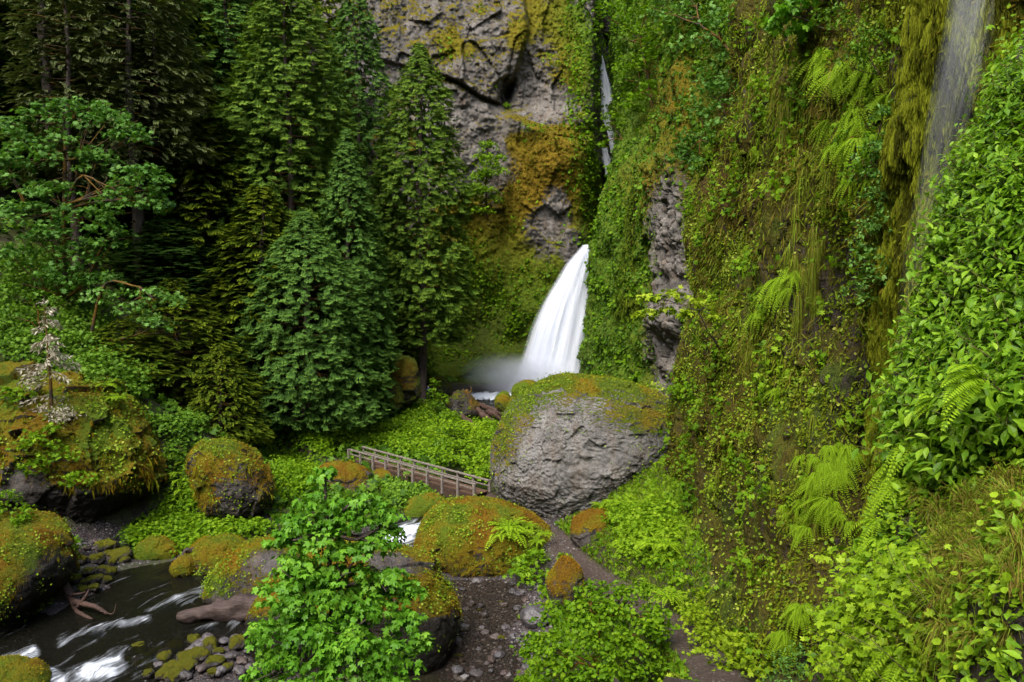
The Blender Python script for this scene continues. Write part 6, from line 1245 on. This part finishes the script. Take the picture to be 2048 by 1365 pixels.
# ================================================================== FOREGROUND BANK PLANTS
M_FG = leaf_mat('foreground_leaf', [(.055,.13,.006),(.12,.24,.010),(.20,.34,.018),(.32,.47,.05)], transl=.33, rough=.40, spec=.4, patch=.2, pscale=1.3)
M_FGY = leaf_mat('foreground_yellow_leaf', [(.09,.16,.005),(.16,.27,.008),(.25,.37,.015),(.36,.46,.04)], transl=.35, rough=.45, spec=.3, patch=.2, pscale=1.3)
M_STEM = wood_mat('green_stem', (.05,.08,.01), (.12,.10,.03))
kx, ky = proj(BANK); BN = bn
def bank_plants(name, poly, n_sprig, lsize, mat, label, tpl=L_OVA, lift=(.05, .45), tri=True, droop=.35, tint=.3, per=5, cat='shrub', stems=True):
    x, y = kx.ravel(), ky.ravel(); m = np.where(inpoly(x, y, poly))[0]; P0 = BANK.reshape(-1, 3); N0 = BN.reshape(-1, 3)
    k = rng.choice(m, n_sprig); b = P0[k]+rng.normal(size=(n_sprig, 3))*.03; nn_ = N0[k]
    lf = lift[0]+(lift[1]-lift[0])*rng.random(n_sprig)**1.2; ax_ = norm(nn_*.8+np.array([-.15, -.1, .35])+rng.normal(size=(n_sprig, 3))*.35)
    tip = b+ax_*lf[:, None]; root = bpy.data.objects.new(name, None); COL.objects.link(root); c0 = P0[m].mean(0); root.location = c0; root['label'] = label; root['category'] = cat
    lv = MB(); st = MB(); a0 = rng.random(n_sprig)*6.28; tn = rng.normal(size=n_sprig)*.1
    for j in range(per):
        a = a0+j*2.4; fr_ = 1-.16*j; side_ = frames(ax_, np.tile([0, 0, 1.0], (n_sprig, 1))); d = side_[:, :, 1]*np.cos(a)[:, None]+side_[:, :, 2]*np.sin(a)[:, None]
        d = norm(d*.9+ax_*.35+np.array([0, 0, -droop])+rng.normal(size=(n_sprig, 3))*.25); pos = b+(tip-b)*fr_[:, None] if hasattr(fr_, 'shape') else b+(tip-b)*fr_
        nr = norm(nn_*.5+np.array([0, 0, .8])+rng.normal(size=(n_sprig, 3))*.35); R_ = frames(d, nr); s = lsize*(.45+.8*rng.random(n_sprig))
        add_leaves(lv, tpl, pos-c0+d*.02, R_, s, rnd=np.clip(tint+tn+.4*rng.random(n_sprig)-.05*j, 0, 1))
    link('foliage', lv.mesh('foliage', mat, False), root)
    if stems:
        for i in range(0, n_sprig, 3): tube(st, np.stack([b[i]-c0, (b[i]+tip[i])/2-c0, tip[i]-c0]), [.006, .005, .003], 4)
        link('stem', st.mesh('stem', M_STEM), root)
    return root
bank_plants('salmonberry_shrub', [(2060,80),(2060,330),(1960,470),(1870,560),(1905,400),(1955,280),(2000,170)], 1500, .095, M_FG, 'glossy leaved shrub at the upper right corner beside the moss curtain', tint=.22, per=6)
bank_plants('salmonberry_shrub', [(2060,320),(2060,560),(1900,640),(1815,705),(1865,540),(1960,460)], 1300, .10, M_FG, 'glossy leaved shrub in the middle of the right edge above the big ferns', tint=.25, per=6)
bank_plants('salmonberry_shrub', [(1900,640),(2060,560),(2060,780),(1850,860),(1770,800),(1815,700)], 1000, .105, M_FG, 'shrub with pointed leaves around the big ferns at the right edge', tint=.25, per=6)
bank_plants('salmonberry_shrub', [(1780,790),(1860,860),(2060,770),(2060,900),(1980,960),(1880,1010),(1790,900)], 560, .115, M_FG, 'shrub with three part leaves just below the big ferns', tint=.28, per=6)
bank_plants('thimbleberry_shrub', [(1620,1150),(1700,1120),(1760,1200),(1740,1400),(1590,1400)], 420, .072, M_FGY, 'pale lobed leaves at the bottom left of the near bank', tpl=L_MAP, tint=.3, per=4)
bank_plants('thimbleberry_shrub', [(1740,1180),(1900,1120),(1900,1300),(1850,1400),(1740,1400)], 360, .072, M_FGY, 'yellow green lobed leaves low in the middle of the near bank', tpl=L_MAP, tint=.25, per=4)
bank_plants('clover_patch', [(1780,880),(1880,1000),(2060,880),(2060,1365),(1640,1400),(1700,1180)], 1500, .05, M_FGY, 'small leaved ground plants among the grass of the near bank', tpl=L_RND, tint=.2, per=4, lift=(.02, .14), cat='ground cover', stems=False)
def bankpt(px_, py_):
    i = np.argmin((kx.ravel()-px_)**2+(ky.ravel()-py_)**2); return BANK.reshape(-1, 3)[i], BN.reshape(-1, 3)[i]
def fg_fern(px_, py_, L_, ang, lift, label, nf=5, sector=1.2, wid=.22):
    p, n = bankpt(px_, py_); p = p+n*lift*.8; L_ *= .82; mb = MB(); root = bpy.data.objects.new('lady_fern', None); COL.objects.link(root); root.location = p; root['label'] = label; root['category'] = 'fern'
    for i in range(nf):
        m2 = MB(); a = math.radians(ang)+(i/(max(nf-1, 1))-.5)*sector; o = np.array([math.cos(a), -.45-.2*random.random(), math.sin(a)*.8]); frond(m2, np.zeros(3), o, L_*random.uniform(.75, 1.1), .35, .7, 26, wid, tint=.35)
        link('frond', m2.mesh('frond', M_FERN, False), root)
fg_fern(2040, 590, .62, 178, .42, 'large feathery fern fanning left at the right edge, highest of the near ferns', 5, 1.0)
fg_fern(2060, 800, .6, 172, .42, 'large feathery fern at the right edge below the highest near fern', 5, 1.1)
fg_fern(1935, 820, .42, 165, .36, 'feathery fern in the shrubs above the grassy slope', 4, 1.0)
fg_fern(1800, 640, .3, 200, .3, 'small fern at the outer brow of the near bank', 4, 1.5)
for i, (x, y) in enumerate(scat(1800, 960, 34, 60, 26, 25)+scat(1765, 1050, 26, 40, 14, 20)+scat(1850, 900, 30, 30, 6)):
    p, n = bankpt(x, y); o = link('hanging_fern', random.choice(WM), loc=p+n*.1, label='bright hanging fern on the outer brow of the near bank', cat='fern', group='ferns on the brow of the near bank'); s = random.uniform(.26, .42); o.scale = (s,)*3; o.rotation_euler = (0, 0, random.uniform(-1.0, .1))
for i, (x, y) in enumerate(scat(1800, 1320, 60, 40, 8)+scat(1760, 1180, 50, 40, 12)+scat(1830, 1130, 50, 40, 8)+scat(1700, 1300, 40, 50, 6)):
    p, n = bankpt(x, y); o = link('hanging_fern', random.choice(WM), loc=p+n*.08, label='small fern low on the near bank among lobed leaves', cat='fern', group='small ferns low on the near bank'); s = random.uniform(.2, .34); o.scale = (s,)*3; o.rotation_euler = (0, 0, random.uniform(-1.0, .3))
GB = [grass_mesh(110, .5, .5, 1.1, .0038, name='grass_clump') for _ in range(4)]
for i, (x, y) in enumerate(scat(1960, 1120, 80, 130, 60, 0, 3)+scat(2010, 1020, 50, 60, 20, 0, 4)+scat(1880, 1180, 60, 80, 26, 0, 5)+scat(1920, 1310, 60, 40, 14, 0, 6)+scat(1850, 1040, 60, 40, 16, 0, 8)+scat(1760, 1340, 50, 40, 10, 0, 9)):
    p, n = bankpt(min(x, 2060), y); o = link('grass_clump', random.choice(GB), loc=p+n*.02, label='fine brown and green grass clump on the near bank', cat='grass clump', group='grass clumps on the near bank'); s = random.uniform(.5, 1.1); o.scale = (s,)*3; o.rotation_euler = (random.uniform(-.3, .6), random.uniform(-.6, .1), random.uniform(0, 6.28))
p, n = bankpt(1905, 1300); o = link('grass_clump', grass_mesh(260, .55, .6, 1.5, .0035, name='grass_clump'), loc=p+n*.04, label='largest straw tinted grass clump on the wet rock at the bottom right', cat='grass clump')
leafy('currant_branch', [(1700,1130,9.2,40,16,.12),(1650,1120,9.3,26,12,.1),(1745,1150,9.1,26,14,.1),(1700,1170,9.2,20,10,.1)], .085, 1.2, M_FGY, 'sprig of lobed lime leaves reaching left over the wet gully', L_MAP, sub=.6, stem=[(1790,1220,9.0),(1760,1170,9.1),(1690,1130,9.2)], droop=.5, tint=.4, srad=.008)

cover('bank_leaves', BANK, np.full((BANK.shape[0]-1, BANK.shape[1]-1), 260.0), L_OVA, .085, M_FG, 'small leaves clothing the near bank on every side', hang=.3, lift=.06, spread=.8, cat='leaves', hue=.1+.3*np.clip(.5+fbm(cen(BANK)*1.5, 3, 270), 0, 1))
# ================================================================== LIGHT, SKY, CAMERA
w = bpy.data.worlds.new('World'); SC.world = w; w.use_nodes = True; t = w.node_tree
bg = t.nodes['Background']; sky = t.nodes.new('ShaderNodeTexSky'); sky.sky_type = 'NISHITA'; sky.sun_disc = False
SUN_EL, SUN_AZ = 54.0, 208.0     # azimuth from north (+y) clockwise: behind the camera, a little left
sky.sun_elevation = math.radians(SUN_EL); sky.sun_rotation = math.radians(SUN_AZ); sky.dust_density = 2.5; sky.air_density = 1.0; sky.ozone_density = .6
L(t, sky.outputs[0], bg.inputs[0]); bg.inputs[1].default_value = .15
sl = bpy.data.lights.new('sun', 'SUN'); sl.energy = 2.2; sl.angle = math.radians(40); sl.color = (1, .96, .88)
so = bpy.data.objects.new('sun', sl); COL.objects.link(so)
az, el = math.radians(SUN_AZ), math.radians(SUN_EL)
from mathutils import Vector
d = Vector((math.sin(az)*math.cos(el), math.cos(az)*math.cos(el), math.sin(el))); so.rotation_euler = (-d).to_track_quat('-Z', 'Y').to_euler()
cam = bpy.data.cameras.new('camera'); cam.sensor_width = 36; cam.lens = F/2048*36; cam.clip_end = 600; cam.clip_start = .05
co_ = bpy.data.objects.new('camera', cam); COL.objects.link(co_); co_.location = (0, 0, CZ); co_.rotation_euler = (math.pi/2-PITCH, 0, 0); SC.camera = co_
SC.view_settings.view_transform = 'Standard'; SC.view_settings.look = 'None'; SC.view_settings.exposure = 1.45; SC.view_settings.gamma = 1
SC.render.resolution_x = 1024; SC.render.resolution_y = 682
SC.cycles.use_denoising = True; SC.cycles.max_bounces = 6; SC.cycles.diffuse_bounces = 3; SC.cycles.glossy_bounces = 2; SC.cycles.transmission_bounces = 3; SC.cycles.transparent_max_bounces = 10; SC.cycles.volume_bounces = 1
SC.cycles.use_adaptive_sampling = True; SC.cycles.adaptive_threshold = .02; SC.cycles.volume_step_rate = 2; SC.cycles.caustics_reflective = False; SC.cycles.caustics_refractive = False
